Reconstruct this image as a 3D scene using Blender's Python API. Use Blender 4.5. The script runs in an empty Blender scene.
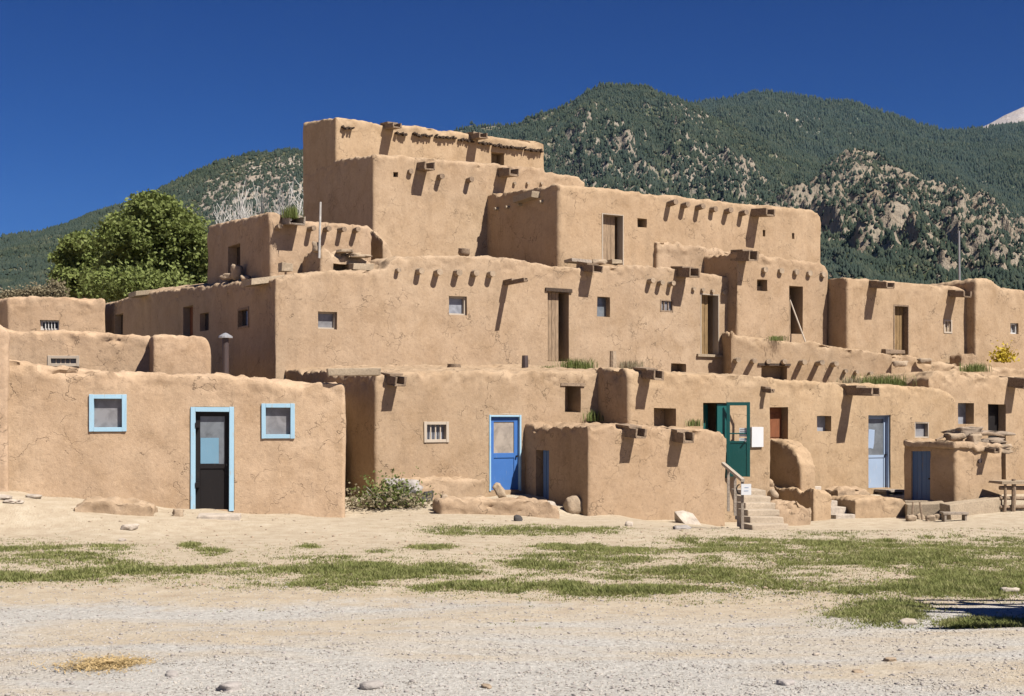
import bpy, bmesh, math, random
import numpy as np
from mathutils import Vector, Matrix
random.seed(7); rng = np.random.default_rng(7)
S = bpy.context.scene
COL = S.collection
R = math.radians
# ---------------------------------------------------------------- camera
F, HY, CX, CZ = 1400.0, 424.0, 512.0, 1.65
cam = bpy.data.cameras.new('camera'); camo = bpy.data.objects.new('camera', cam); COL.objects.link(camo)
camo.location = (0, 0, CZ); camo.rotation_euler = (R(90), 0, 0)
cam.sensor_width = 36; cam.lens = F * 36 / 1024; cam.shift_y = (HY - 348) / 1024
cam.clip_start = 0.5; cam.clip_end = 60000
S.camera = camo
def gx(px, Y): return (px - CX) * Y / F
def gz(py, Y): return CZ - (py - HY) * Y / F
def W(px, py, Y): return (gx(px, Y), Y, gz(py, Y))

# ---------------------------------------------------------------- noise (numpy)
def _hash(ix, iy, iz):
    with np.errstate(over='ignore'):
        h = (ix.astype(np.uint32) * np.uint32(374761393) + iy.astype(np.uint32) * np.uint32(668265263)
             + iz.astype(np.uint32) * np.uint32(2147483647) * np.uint32(3) + np.uint32(1013904223))
        h = (h ^ (h >> np.uint32(13))) * np.uint32(1274126177)
        h = (h ^ (h >> np.uint32(16))) * np.uint32(2246822519)
        h = h ^ (h >> np.uint32(15))
    return h.astype(np.float64) / 4294967295.0
def vnoise(x, y, z):
    x, y, z = np.broadcast_arrays(np.asarray(x, float), np.asarray(y, float), np.asarray(z, float))
    fx, fy, fz = np.floor(x), np.floor(y), np.floor(z)
    ix, iy, iz = fx.astype(np.int64), fy.astype(np.int64), fz.astype(np.int64)
    tx, ty, tz = x - fx, y - fy, z - fz
    tx = tx * tx * tx * (tx * (6 * tx - 15) + 10); ty = ty * ty * ty * (ty * (6 * ty - 15) + 10); tz = tz * tz * tz * (tz * (6 * tz - 15) + 10)
    r = 0
    for a in (0, 1):
        for b in (0, 1):
            for c in (0, 1):
                w = (tx if a else 1 - tx) * (ty if b else 1 - ty) * (tz if c else 1 - tz)
                r = r + w * _hash(ix + a, iy + b, iz + c)
    return r * 2 - 1
def fbm(x, y, z, oct=4, gain=.5, ridged=False):
    r = 0; a = 1; f = 1; t = 0
    for o in range(oct):
        n = vnoise(np.asarray(x) * f + 17.3 * o, np.asarray(y) * f + 5.1 * o, np.asarray(z) * f + 9.7 * o)
        if ridged: n = 1 - 2 * np.abs(n)
        r = r + a * n; t += a; a *= gain; f *= 2.03
    return r / t
def sstep(a, b, x):
    t = np.clip((np.asarray(x, float) - a) / (b - a), 0, 1); return t * t * (3 - 2 * t)

# ---------------------------------------------------------------- objects
def mesh_np(name, V, Fc, mat=None, parent=None, loc=(0, 0, 0), smooth=False):
    me = bpy.data.meshes.new(name)
    V = np.asarray(V, float) - np.asarray(loc, float)
    Fc = np.asarray(Fc)
    me.vertices.add(len(V)); me.vertices.foreach_set('co', V.astype(np.float32).ravel())
    n, k = Fc.shape
    me.loops.add(n * k); me.loops.foreach_set('vertex_index', Fc.astype(np.int32).ravel())
    me.polygons.add(n); me.polygons.foreach_set('loop_start', np.arange(0, n * k, k, dtype=np.int32))
    me.update(calc_edges=True); me.validate()
    if smooth: me.shade_smooth()
    o = bpy.data.objects.new(name, me); COL.objects.link(o)
    if mat: me.materials.append(mat)
    if parent: o.parent = parent
    else: o.location = loc
    return o
def tag(o, label=None, cat=None, group=None, kind=None):
    if label: o['label'] = label
    if cat: o['category'] = cat
    if group: o['group'] = group
    if kind: o['kind'] = kind
    return o
def thing(name, loc, label, cat, group=None):
    o = bpy.data.objects.new(name, None); COL.objects.link(o); o.location = loc; o.empty_display_size = .3
    return tag(o, label, cat, group)
def copy_tree(o, parent=None, off=None):
    c = o.copy(); COL.objects.link(c)
    if parent: c.parent = parent
    for ch in list(o.children): copy_tree(ch, c)
    return c

class MB:
    """collects shapes, built as ONE mesh"""
    def __init__(s): s.bm = bmesh.new()
    def box(s, o, u, n, z, s0, s1, n0, n1, z0, z1, jit=0):
        vs = []
        for a in (s0, s1):
            for b in (n0, n1):
                for c in (z0, z1):
                    p = Vector(o) + Vector(u) * a + Vector(n) * b + Vector(z) * c
                    if jit: p += Vector((random.uniform(-jit, jit), random.uniform(-jit, jit), random.uniform(-jit, jit)))
                    vs.append(s.bm.verts.new(p))
        fs = [(0, 1, 3, 2), (4, 6, 7, 5), (0, 4, 5, 1), (2, 3, 7, 6), (0, 2, 6, 4), (1, 5, 7, 3)]
        for f in fs: s.bm.faces.new([vs[i] for i in f])
        return s
    def tube(s, pts, rad, seg=8, caps=True):
        pts = [Vector(p) for p in pts]
        if not hasattr(rad, '__len__'): rad = [rad] * len(pts)
        rings = []
        for i, p in enumerate(pts):
            d = (pts[min(i + 1, len(pts) - 1)] - pts[max(i - 1, 0)]).normalized()
            a = d.orthogonal().normalized() if i == 0 else (pa - d * pa.dot(d)).normalized()
            pa = a; b = d.cross(a)
            rings.append([s.bm.verts.new(p + (a * math.cos(2 * math.pi * k / seg) + b * math.sin(2 * math.pi * k / seg)) * rad[i]) for k in range(seg)])
        for r0, r1 in zip(rings, rings[1:]):
            for k in range(seg): s.bm.faces.new((r0[k], r0[(k + 1) % seg], r1[(k + 1) % seg], r1[k]))
        if caps:
            s.bm.faces.new(rings[0][::-1]); s.bm.faces.new(rings[-1])
        return s
    def prism(s, poly, vec):
        a = [s.bm.verts.new(Vector(p)) for p in poly]; b = [s.bm.verts.new(Vector(p) + Vector(vec)) for p in poly]
        n = len(a); s.bm.faces.new(a); s.bm.faces.new(b[::-1])
        for i in range(n): s.bm.faces.new((a[i], b[i], b[(i + 1) % n], a[(i + 1) % n]))
        return s
    def build(s, name, mat, parent=None, loc=None, bevel=0, smooth=False):
        bmesh.ops.recalc_face_normals(s.bm, faces=s.bm.faces)
        if bevel:
            bmesh.ops.bevel(s.bm, geom=list(s.bm.edges), offset=bevel, segments=2, affect='EDGES', profile=.6)
        me = bpy.data.meshes.new(name)
        if parent is not None and loc is None:
            p = parent; off = Vector((0, 0, 0))
            while p is not None: off += Vector(p.location); p = p.parent
            loc = off
        elif loc is None: loc = (0, 0, 0)
        bmesh.ops.translate(s.bm, verts=s.bm.verts, vec=-Vector(loc))
        s.bm.to_mesh(me); s.bm.free()
        if smooth: me.shade_smooth()
        o = bpy.data.objects.new(name, me); COL.objects.link(o)
        if mat: me.materials.append(mat)
        if parent is not None: o.parent = parent
        else: o.location = loc
        return o
Z3 = Vector((0, 0, 1))

# ---------------------------------------------------------------- materials
M = {}
def nodes(name):
    m = bpy.data.materials.new(name); m.use_nodes = True; nt = m.node_tree
    b = nt.nodes['Principled BSDF']; M[name] = m
    return m, nt, b
def N(nt, t, **kw):
    n = nt.nodes.new(t)
    for k, v in kw.items():
        if k.startswith('i_'): n.inputs[k[2:].replace('_', ' ')].default_value = v
        else: setattr(n, k, v)
    return n
def L(nt, a, b): nt.links.new(a, b)
def ramp(nt, fac, stops):
    r = nt.nodes.new('ShaderNodeValToRGB'); e = r.color_ramp.elements
    e[0].position, e[0].color = stops[0][0], (*stops[0][1], 1) if len(stops[0][1]) == 3 else stops[0][1]
    e[1].position, e[1].color = stops[-1][0], (*stops[-1][1], 1)
    for p, c in stops[1:-1]:
        x = e.new(p); x.color = (*c, 1)
    L(nt, fac, r.inputs['Fac']); return r.outputs['Color']
def mix(nt, fac, a, b, mode='MIX'):
    m = nt.nodes.new('ShaderNodeMix'); m.data_type = 'RGBA'; m.blend_type = mode
    for sock, v in ((m.inputs[0], fac), (m.inputs[6], a), (m.inputs[7], b)):
        if hasattr(v, 'links') or hasattr(v, 'is_linked'): L(nt, v, sock)
        elif hasattr(v, '__len__'): sock.default_value = (*v, 1) if len(v) == 3 else v
        else: sock.default_value = v
    return m.outputs[2]
def noise(nt, scale, detail=4, rough=.55, vec=None, dist=0):
    n = N(nt, 'ShaderNodeTexNoise'); n.inputs['Scale'].default_value = scale; n.inputs['Detail'].default_value = detail
    n.inputs['Roughness'].default_value = rough; n.inputs['Distortion'].default_value = dist
    if vec is not None: L(nt, vec, n.inputs['Vector'])
    return n.outputs['Fac']
def pos(nt): return N(nt, 'ShaderNodeNewGeometry').outputs['Position']
def scaled(nt, vec, sc):
    m = N(nt, 'ShaderNodeMapping'); m.inputs['Scale'].default_value = sc; L(nt, vec, m.inputs['Vector']); return m.outputs['Vector']
def bump(nt, b, h, strength, dist, prev=None):
    n = N(nt, 'ShaderNodeBump'); n.inputs['Strength'].default_value = strength; n.inputs['Distance'].default_value = dist
    L(nt, h, n.inputs['Height'])
    if prev is not None: L(nt, prev, n.inputs['Normal'])
    if b is not None: L(nt, n.outputs['Normal'], b.inputs['Normal'])
    return n.outputs['Normal']
def mapr(nt, v, a, b, c, d):
    m = N(nt, 'ShaderNodeMapRange'); m.inputs[1].default_value = a; m.inputs[2].default_value = b; m.inputs[3].default_value = c; m.inputs[4].default_value = d
    L(nt, v, m.inputs[0]); return m.outputs[0]

def adobe(name, base, cracks=1.0, rough_top=True):
    m, nt, b = nodes(name)
    P = pos(nt)
    big = noise(nt, .35, 4, .6, P); mid = noise(nt, 1.7, 5, .6, P, .4); fine = noise(nt, 14, 5, .65, P); tiny = noise(nt, 70, 3, .6, P)
    str_ = noise(nt, 1.0, 4, .6, scaled(nt, P, (3.2, 3.2, .45)))
    c0 = tuple(base)
    dk = tuple(v * k for v, k in zip(base, (.80, .77, .72))); lt = tuple(min(1, v * k) for v, k in zip(base, (1.13, 1.16, 1.2)))
    col = ramp(nt, mid, [(.28, dk), (.5, c0), (.74, lt)])
    col = mix(nt, mapr(nt, big, .35, .7, 0, .3), col, tuple(v * k for v, k in zip(base, (.92, .84, .76))))
    # hand plastered patches of different mud, each with its own edge
    pv = N(nt, 'ShaderNodeTexVoronoi'); pv.inputs['Scale'].default_value = .42; pn = N(nt, 'ShaderNodeTexNoise'); pn.inputs['Scale'].default_value = 1.3; pn.inputs['Detail'].default_value = 5; L(nt, P, pn.inputs['Vector'])
    pa = N(nt, 'ShaderNodeVectorMath', operation='MULTIPLY_ADD'); L(nt, pn.outputs['Color'], pa.inputs[0]); pa.inputs[1].default_value = (1.5, 1.5, 1.5); L(nt, P, pa.inputs[2]); L(nt, pa.outputs[0], pv.inputs['Vector'])
    ps = N(nt, 'ShaderNodeSeparateColor'); L(nt, pv.outputs['Color'], ps.inputs[0])
    col = mix(nt, mapr(nt, ps.outputs[0], .45, 1, 0, .30), col, tuple(v * k for v, k in zip(base, (.84, .80, .78))))
    col = mix(nt, mapr(nt, ps.outputs[1], .6, 1, 0, .28), col, tuple(v * k for v, k in zip(base, (1.13, 1.12, 1.10))))
    col = mix(nt, mapr(nt, str_, .50, .70, 0, .34), col, tuple(v * .68 for v in base))
    col = mix(nt, mapr(nt, fine, .55, .72, 0, .42), col, tuple(min(1, v * 1.32) for v in base))
    col = mix(nt, mapr(nt, fine, .46, .28, 0, .52), col, tuple(v * .52 for v in base))
    col = mix(nt, mapr(nt, tiny, .42, .30, 0, .45), col, tuple(v * .55 for v in base))
    # straw flecks
    v = N(nt, 'ShaderNodeTexVoronoi'); v.inputs['Scale'].default_value = 11; L(nt, scaled(nt, P, (1, 1, 3.5)), v.inputs['Vector'])
    col = mix(nt, mapr(nt, v.outputs['Distance'], .16, .09, 0, .5), col, tuple(min(1, x) for x in (base[0] * 1.45, base[1] * 1.5, base[2] * 1.45)))
    # cracks
    wv = N(nt, 'ShaderNodeVectorMath', operation='ADD'); L(nt, P, wv.inputs[0])
    nz = N(nt, 'ShaderNodeTexNoise'); nz.inputs['Scale'].default_value = 2.6; nz.inputs['Detail'].default_value = 4; L(nt, P, nz.inputs['Vector'])
    sc = N(nt, 'ShaderNodeVectorMath', operation='SCALE'); L(nt, nz.outputs['Color'], sc.inputs[0]); sc.inputs['Scale'].default_value = 1.15
    L(nt, sc.outputs[0], wv.inputs[1])
    vc = N(nt, 'ShaderNodeTexVoronoi', feature='DISTANCE_TO_EDGE'); vc.inputs['Scale'].default_value = .95; L(nt, wv.outputs[0], vc.inputs['Vector'])
    cm = N(nt, 'ShaderNodeMath', operation='MULTIPLY'); L(nt, mapr(nt, vc.outputs['Distance'], .003, .010, .8, 0), cm.inputs[0])
    L(nt, mapr(nt, noise(nt, .8, 3, .6, scaled(nt, P, (1.1, 1, 1.3))), .42, .56, 0, cracks), cm.inputs[1])
    c2 = N(nt, 'ShaderNodeMath', operation='MULTIPLY'); L(nt, cm.outputs[0], c2.inputs[0]); L(nt, mapr(nt, noise(nt, 2.6, 3, .6, P), .39, .50, 0, 1), c2.inputs[1]); cm = c2
    col = mix(nt, cm.outputs[0], col, tuple(v_ * .46 for v_ in base))
    # tone set per house
    oi = N(nt, 'ShaderNodeObjectInfo'); col = mix(nt, 1.0, col, oi.outputs['Color'], 'MULTIPLY')
    L(nt, col, b.inputs['Base Color']); b.inputs['Roughness'].default_value = .95; b.inputs['Specular IOR Level'].default_value = .12
    n1 = bump(nt, None, mid, .3, .03); n2 = bump(nt, None, fine, .5, .018, n1); n3 = bump(nt, None, tiny, .6, .007, n2)
    bump(nt, b, mapr(nt, cm.outputs[0], 0, 1, 1, 0), .6, .02, n3)
    return m
ADB = (.355, .260, .173)
adobe('adobe_plaster', ADB)
adobe('adobe_rubble', tuple(v * 1.02 for v in ADB), 2)

def paint(name, base, rough=.6, wear=(.3, .25, .2), amount=.25, scale=9, vert=True):
    m, nt, b = nodes(name); P = pos(nt)
    g = noise(nt, scale, 5, .65, scaled(nt, P, (2.5, 2.5, .4)) if vert else P); big = noise(nt, 2.2, 4, .6, P)
    col = mix(nt, mapr(nt, big, .35, .7, 0, .3), base, tuple(v * .72 for v in base))
    col = mix(nt, mapr(nt, g, .60, .70, 0, amount * 2), col, wear)
    L(nt, col, b.inputs['Base Color']); b.inputs['Roughness'].default_value = rough
    bump(nt, b, g, .3, .006); return m
def wood(name, base, contrast=.5, scale=7, axis=(6, 6, .5)):
    m, nt, b = nodes(name); P = pos(nt)
    g = noise(nt, scale, 6, .65, scaled(nt, P, axis), .6); g2 = noise(nt, 3, 4, .6, P)
    col = ramp(nt, g, [(.3, tuple(v * (1 - contrast) for v in base)), (.52, base), (.72, tuple(min(1, v * (1 + contrast * .7)) for v in base))])
    col = mix(nt, mapr(nt, g2, .4, .7, 0, .4), col, tuple(v * .6 for v in base))
    L(nt, col, b.inputs['Base Color']); b.inputs['Roughness'].default_value = .85; b.inputs['Specular IOR Level'].default_value = .2
    bump(nt, b, g, .6, .01); return m
paint('pale_blue_paint', (.29, .455, .565), .6, (.33, .30, .25), .34)
paint('blue_paint', (.04, .13, .37), .5, (.14, .19, .28), .25)
paint('slate_blue_paint', (.07, .135, .265), .65, (.15, .13, .12), .35)
paint('powder_blue_paint', (.27, .345, .46), .55, (.40, .40, .40), .34)
paint('teal_paint', (.005, .075, .070), .45, (.03, .12, .11), .2)
paint('white_paint', (.50, .49, .47), .6, (.4, .34, .27), .25)
paint('cream_paint', (.40, .335, .26), .7, (.35, .26, .18), .3)
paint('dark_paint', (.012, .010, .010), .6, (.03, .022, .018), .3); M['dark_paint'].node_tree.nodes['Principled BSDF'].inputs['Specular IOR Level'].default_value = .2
wood('worn_plank', (.40, .325, .24), .25, 9, (3, 3, 3))
paint('reflection_blue', (.13, .25, .34), .6, (.2, .25, .28), .2)
paint('rusty_metal', (.05, .034, .031), .55, (.16, .08, .045), .4, 5)
paint('grey_metal', (.24, .24, .25), .45, (.25, .2, .16), .2)
paint('white_paper', (.52, .53, .54), .7, (.45, .45, .45), .05)
wood('weathered_wood', (.24, .175, .12), .5, 7, (3, 3, 3))
wood('grey_wood', (.30, .25, .20), .45, 9, (3, 3, 3))
wood('pale_wood', (.34, .27, .19), .35, 9, (3, 3, 3))
wood('door_wood', (.235, .155, .075), .55, 8, (6, 6, .5))
wood('old_door_wood', (.28, .20, .13), .55, 8, (6, 6, .5))
wood('red_wood', (.20, .075, .035), .4, 8, (6, 6, .5))
wood('dark_wood', (.06, .042, .03), .5, 7, (3, 3, 3))
wood('dead_branch', (.42, .40, .37), .3, 5, (1, 1, 1))
wood('bark', (.13, .10, .075), .5, 4, (4, 4, .7))
def glassy(name, base, rough=.15, spec=.5):
    m, nt, b = nodes(name); P = pos(nt); g = noise(nt, 4.5, 5, .6, P, .8)
    L(nt, mix(nt, mapr(nt, g, .38, .68, 0, .75), base, tuple(v * .5 for v in base)), b.inputs['Base Color']); b.inputs['Roughness'].default_value = rough
    b.inputs['Specular IOR Level'].default_value = spec; return m
glassy('dusty_pane', (.22, .215, .22), .35); glassy('dark_pane', (.035, .036, .04), .12); glassy('curtain_pane', (.34, .29, .24), .45)
glassy('bright_pane', (.27, .28, .31), .3); glassy('grey_pane', (.15, .165, .18), .2)
def rock(name, base, sc=5):
    m, nt, b = nodes(name); P = N(nt, 'ShaderNodeTexCoord').outputs['Object']; P2 = pos(nt)
    g = noise(nt, sc, 6, .65, P2); h = noise(nt, sc * 7, 4, .6, P2)
    col = ramp(nt, g, [(.3, tuple(v * .6 for v in base)), (.5, base), (.72, tuple(min(1, v * 1.3) for v in base))])
    col = mix(nt, mapr(nt, h, .5, .7, 0, .3), col, tuple(v * .55 for v in base))
    L(nt, col, b.inputs['Base Color']); b.inputs['Roughness'].default_value = .9
    n1 = bump(nt, None, g, .7, .04); bump(nt, b, h, .5, .01, n1); return m
rock('pale_stone', (.40, .34, .275)); rock('gravel_stone', (.36, .325, .28)); rock('tan_stone', (.31, .235, .16)); rock('brown_stone', (.26, .20, .145)); rock('grey_stone', (.30, .27, .245)); rock('dark_rubbish', (.05, .045, .042))
rock('white_stone', (.47, .44, .39))
# ---------------------------------------------------------------- walls and houses
class Wall:
    def __init__(s, p0, p1):
        s.p0, s.p1 = Vector((p0[0], p0[1], 0)), Vector((p1[0], p1[1], 0)); d = s.p1 - s.p0; s.len = d.length
        s.u = d / s.len; s.n = Vector((s.u.y, -s.u.x, 0))
    def at(s, px):
        k = (px - CX) / F                      # x = k*y on the ray
        t = (k * s.p0.y - s.p0.x) / (s.u.x - k * s.u.y)
        return t, s.p0.y + t * s.u.y
    def pt(s, px, py, n=0):
        t, Y = s.at(px); p = s.p0 + s.u * t + s.n * n; p.z = gz(py, Y); return p
    def rect(s, x0, y0, x1, y1):
        t0, Y0 = s.at(x0); t1, Y1 = s.at(x1); Y = (Y0 + Y1) / 2
        return (t0, t1, gz(y1, Y), gz(y0, Y))
def wall_from(px0, Z0, ang, px1):
    p0 = (gx(px0, Z0), Z0); a = R(ang); w = Wall(p0, (p0[0] + math.cos(a), p0[1] + math.sin(a)))
    t, Y = w.at(px1); return Wall(p0, (p0[0] + math.cos(a) * t, p0[1] + math.sin(a) * t))
def corner_for(px, pxm, wall, ang):
    """depth of a corner at px whose left face (perpendicular to ang) meets wall at pxm"""
    t, Y = wall.at(pxm); q = wall.p0 + wall.u * t; a = R(ang); d = Vector((math.sin(a), -math.cos(a), 0))
    k = (px - CX) / F; tt = (k * q.y - q.x) / (d.x - k * d.y); return q.y + tt * d.y
TINTS = {}
class House:
    def __init__(s, px0, Z0, ang, px1, D, zb, roof, lf=None, voxel=.058, lang=None, slope_max=6, lump=1.0, soft=1):
        s.soft = soft
        s.front = wall_from(px0, Z0, ang, px1); f = s.front
        la = R(ang if lang is None else lang); s.bd = Vector((-math.sin(la), math.cos(la), 0))
        if isinstance(D, tuple):
            k = (D[0] - CX) / F; D = (k * f.p0.y - f.p0.x) / (s.bd.x - k * s.bd.y)
        s.left = Wall(f.p0 + s.bd * D, f.p0)
        s.D, s.zb, s.voxel, s.lump = D, zb, voxel, lump
        s.prof = []
        for (px, py) in roof:
            t, Y = f.at(px); s.prof.append((t, gz(py, Y)))
        s.slope = 0
        if lf:
            t, Y = s.left.at(lf[0]); d = s.left.len - t
            s.slope = (gz(lf[1], Y) - s.prof[0][1]) / d; s.sd = d
        else: s.sd = 1
        s.cuts = []; s.slope_max = slope_max
    def zt(s, t):
        xs = [a for a, b in s.prof]; return float(np.interp(t, xs, [b for a, b in s.prof]))
    def cut(s, wall, x0, y0, x1, y1, depth, extra=.5):
        r = wall.rect(x0, y0, x1, y1); s.cuts.append((wall, r, depth, extra)); return r
    def shell(s):
        f = s.front; bm = bmesh.new(); cols = []
        ts = sorted(set([0, f.len] + [t for t, z in s.prof if 0 < t < f.len] + list(np.linspace(0, f.len, 9))))
        dz = s.slope * min(s.D, s.sd)
        for t in ts:
            p = f.p0 + f.u * t; z = s.zt(t); b = p + s.bd * s.D; m = p + s.bd * min(s.D * .98, s.sd)
            cols.append([bm.verts.new((p.x, p.y, s.zb)), bm.verts.new((p.x, p.y, z)), bm.verts.new((m.x, m.y, z + dz)),
                         bm.verts.new((b.x, b.y, z + dz)), bm.verts.new((b.x, b.y, s.zb)), bm.verts.new((m.x, m.y, s.zb))])
        for a, b in zip(cols, cols[1:]):
            for i in range(6): bm.faces.new((a[i], a[(i + 1) % 6], b[(i + 1) % 6], b[i]))
        bm.faces.new(cols[0][::-1]); bm.faces.new(cols[-1])
        bmesh.ops.recalc_face_normals(bm, faces=bm.faces)
        me = bpy.data.meshes.new('shell'); bm.to_mesh(me); bm.free(); return me
    def build(s, name, label, cat='house', group=None, tint=(1, 1, 1), mat='adobe_plaster', single=False):
        me = s.shell(); o = bpy.data.objects.new('tmp', me); COL.objects.link(o)
        rm = o.modifiers.new('r', 'REMESH'); rm.mode = 'VOXEL'; rm.voxel_size = s.voxel; rm.use_smooth_shade = True
        sm = o.modifiers.new('s', 'SMOOTH'); sm.factor = .5; sm.iterations = s.soft
        dg = bpy.context.evaluated_depsgraph_get(); dg.update()
        nm = bpy.data.meshes.new_from_object(o.evaluated_get(dg))
        o.modifiers.clear(); o.data = nm; bpy.data.meshes.remove(me)
        n = len(nm.vertices); V = np.empty(n * 3, np.float32); nm.vertices.foreach_get('co', V); V = V.reshape(-1, 3).astype(float)
        Nn = np.empty(n * 3, np.float32); nm.vertex_normals.foreach_get('vector', Nn); Nn = Nn.reshape(-1, 3)
        f = s.front; rel = V[:, :2] - np.array(f.p0)[:2]
        t = rel @ np.array(f.u)[:2]; d = rel @ np.array(-f.n)[:2]
        zt = np.interp(t, [a for a, b in s.prof], [b for a, b in s.prof]) + s.slope * np.clip(d, 0, s.sd)
        top = sstep(.5, .05, zt - V[:, 2])
        x, y, z = V.T
        calm = np.ones(n)
        for wall, r, depth, extra in s.cuts:      # walls stay true near their openings
            rl = V[:, :2] - np.array(wall.p0)[:2]; tt = rl @ np.array(wall.u)[:2]; nn = rl @ np.array(wall.n)[:2]
            dd = np.maximum.reduce([r[0] - tt, tt - r[1], r[2] - z, z - r[3], np.abs(nn) - 1.2])
            calm = np.minimum(calm, .3 + .7 * sstep(.05, .5, dd))
        disp = (.028 * s.lump * vnoise(x * .6, y * .6, z * .7) + .015 * s.lump * vnoise(x * 1.9, y * 1.9, z * 1.9) + .007 * vnoise(x * 6, y * 6, z * 6)) * calm
        disp = disp + top * (.045 * fbm(x * 5, y * 5, z * 6, 3) - .05 * sstep(.25, .7, fbm(x * 2.2 + 9, y * 2.2, z * 7, 3))) * s.lump
        V = V + Nn * disp[:, None]
        V[:, 2] += top * s.lump * (.02 * vnoise(x * .9, y * .9, 3.3) + .014 * vnoise(x * 3.3, y * 3.3, 8.3) + .026 * vnoise(x * 9, y * 9, 2.3) - .09 * sstep(.35, .8, vnoise(x * 2.3, y * 2.3, 5.5)))
        nm.vertices.foreach_set('co', V.astype(np.float32).ravel()); nm.update()
        if s.cuts:
            mb = MB()
            for wall, r, depth, extra in s.cuts:
                mb.box(wall.p0, wall.u, wall.n, Z3, r[0], r[1], -depth, extra, r[2], r[3], .012)
            co = mb.build('cut', None, bevel=0); md = o.modifiers.new('b', 'BOOLEAN'); md.object = co; md.solver = 'EXACT'; md.operation = 'DIFFERENCE'
            dg.update(); n2 = bpy.data.meshes.new_from_object(o.evaluated_get(bpy.context.evaluated_depsgraph_get()))
            cm = co.data; bpy.data.objects.remove(co); bpy.data.meshes.remove(cm)
        else: n2 = nm.copy()
        bpy.data.objects.remove(o); bpy.data.meshes.remove(nm); nm = n2
        n = len(nm.vertices); V = np.empty(n * 3, np.float32); nm.vertices.foreach_get('co', V); V = V.reshape(-1, 3).astype(float)
        loc = Vector(((f.p0.x + f.p1.x) / 2, (f.p0.y + f.p1.y) / 2, s.zb))
        V -= np.array(loc)
        nm.vertices.foreach_set('co', V.astype(np.float32).ravel()); nm.materials.clear(); nm.materials.append(M[mat]); nm.shade_smooth(); nm.set_sharp_from_angle(angle=R(48)); nm.update()
        w = bpy.data.objects.new('wall', nm); COL.objects.link(w); w.color = (*tint, 1)
        if single:
            w.name = name; w.location = loc; s.root = tag(w, label, cat, group); s.loc = loc; return s
        s.root = thing(name, loc, label, cat, group); s.loc = loc; w.parent = s.root
        return s
    # ---- parts
    def window(s, wall, r, frame='pale_blue_paint', fw=.07, proud=.03, inset=.12, pane='dusty_pane', bars=0, mull=None, sill=None, tilt=0):
        t0, t1, z0, z1 = r; mb = MB(); a = (wall.p0, wall.u, wall.n, Z3)
        if frame:
            mb.box(*a, t0 - .01, t0 + fw, -inset - .03, proud, z0 - .01, z1 + .01, .004); mb.box(*a, t1 - fw, t1 + .01, -inset - .03, proud, z0 - .01, z1 + .01, .004)
            mb.box(*a, t0 + fw, t1 - fw, -inset - .03, proud - .004, z1 - fw, z1 + .008, .003); mb.box(*a, t0 + fw, t1 - fw, -inset - .03, proud - .004, z0 - .008, z0 + fw, .003)
            for k in range(bars):
                c = t0 + fw + (t1 - t0 - 2 * fw) * (k + 1) / (bars + 1); mb.box(*a, c - .014, c + .014, -inset * .5, -inset * .5 + .03, z0 + fw * .5, z1 - fw * .5)
            if mull:
                for m_ in mull:
                    c = t0 + (t1 - t0) * m_; mb.box(*a, c - .013, c + .013, -inset + .012, -inset + .035, z0 + fw * .9, z1 - fw * .9)
            w = mb.build('window', M[frame], s.root, bevel=.006)
            g = MB(); g.box(*a, t0 + fw * .6, t1 - fw * .6, -inset - .03, -inset, z0 + fw * .6, z1 - fw * .6); g.build('pane', M[pane], w)
        else:
            mb.box(*a, t0 - .03, t1 + .03, -inset - .03, -inset, z0 - .03, z1 + .03, .004); w = mb.build('window', M[pane], s.root)
        return w
    def door(s, wall, r, leaf='door_wood', frame=None, fw=.06, proud=.02, inset=.15, pane=None, split=.45, stile=.07, planks=0, open_to=1.0, handle=True, rail=None, glass=True):
        t0, t1, z0, z1 = r; a = (wall.p0, wall.u, wall.n, Z3); b0, b1, c1 = t0, t1, z1
        fr = None
        d = MB(); th = .045
        if frame: b0, b1, c1 = t0 + fw, t1 - fw, z1 - fw
        b1 = b0 + (b1 - b0) * open_to
        zs = z0 + (c1 - z0) * split
        if pane:
            for (p, q) in ((b0, b0 + stile), (b1 - stile, b1)): d.box(*a, p, q, -inset - th, -inset, z0, c1)
            d.box(*a, b0 + stile, b1 - stile, -inset - th, -inset - .002, c1 - stile, c1); d.box(*a, b0 + stile, b1 - stile, -inset - th, -inset - .002, zs, zs + stile)
            d.box(*a, b0 + stile, b1 - stile, -inset - th, -inset - .018, z0, zs)
        elif planks:
            w_ = (b1 - b0) / planks
            for k in range(planks): d.box(*a, b0 + k * w_ + .004, b0 + (k + 1) * w_ - .004, -inset - th, -inset + random.uniform(-.006, .006), z0 + random.uniform(0, .02), c1)
            d.box(*a, b0, b1, -inset - th - .02, -inset - th + .01, z0, c1)
        else:
            d.box(*a, b0, b1, -inset - th, -inset, z0, c1)
            for (p, q) in ((.12, .44), (.52, .9)):
                d.box(*a, b0 + .07, b1 - .07, -inset, -inset + .012, z0 + (c1 - z0) * p, z0 + (c1 - z0) * q)
        dr = d.build('door', M[leaf], s.root, bevel=.004)
        if pane:
            g = MB(); g.box(*a, b0 + stile, b1 - stile, -inset - .035, -inset - .02, zs + stile, c1 - stile); g.build('pane', M[pane], dr)
        if frame:
            m = MB(); m.box(*a, t0, t0 + fw, -inset - .08, proud, z0 - .02, z1, .005); m.box(*a, t1 - fw, t1, -inset - .08, proud, z0 - .02, z1, .005)
            m.box(*a, t0 + fw, t1 - fw, -inset - .08, proud - .004, z1 - fw, z1 - .002, .004); m.build('door_frame', M[frame], dr, bevel=.006)
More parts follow.
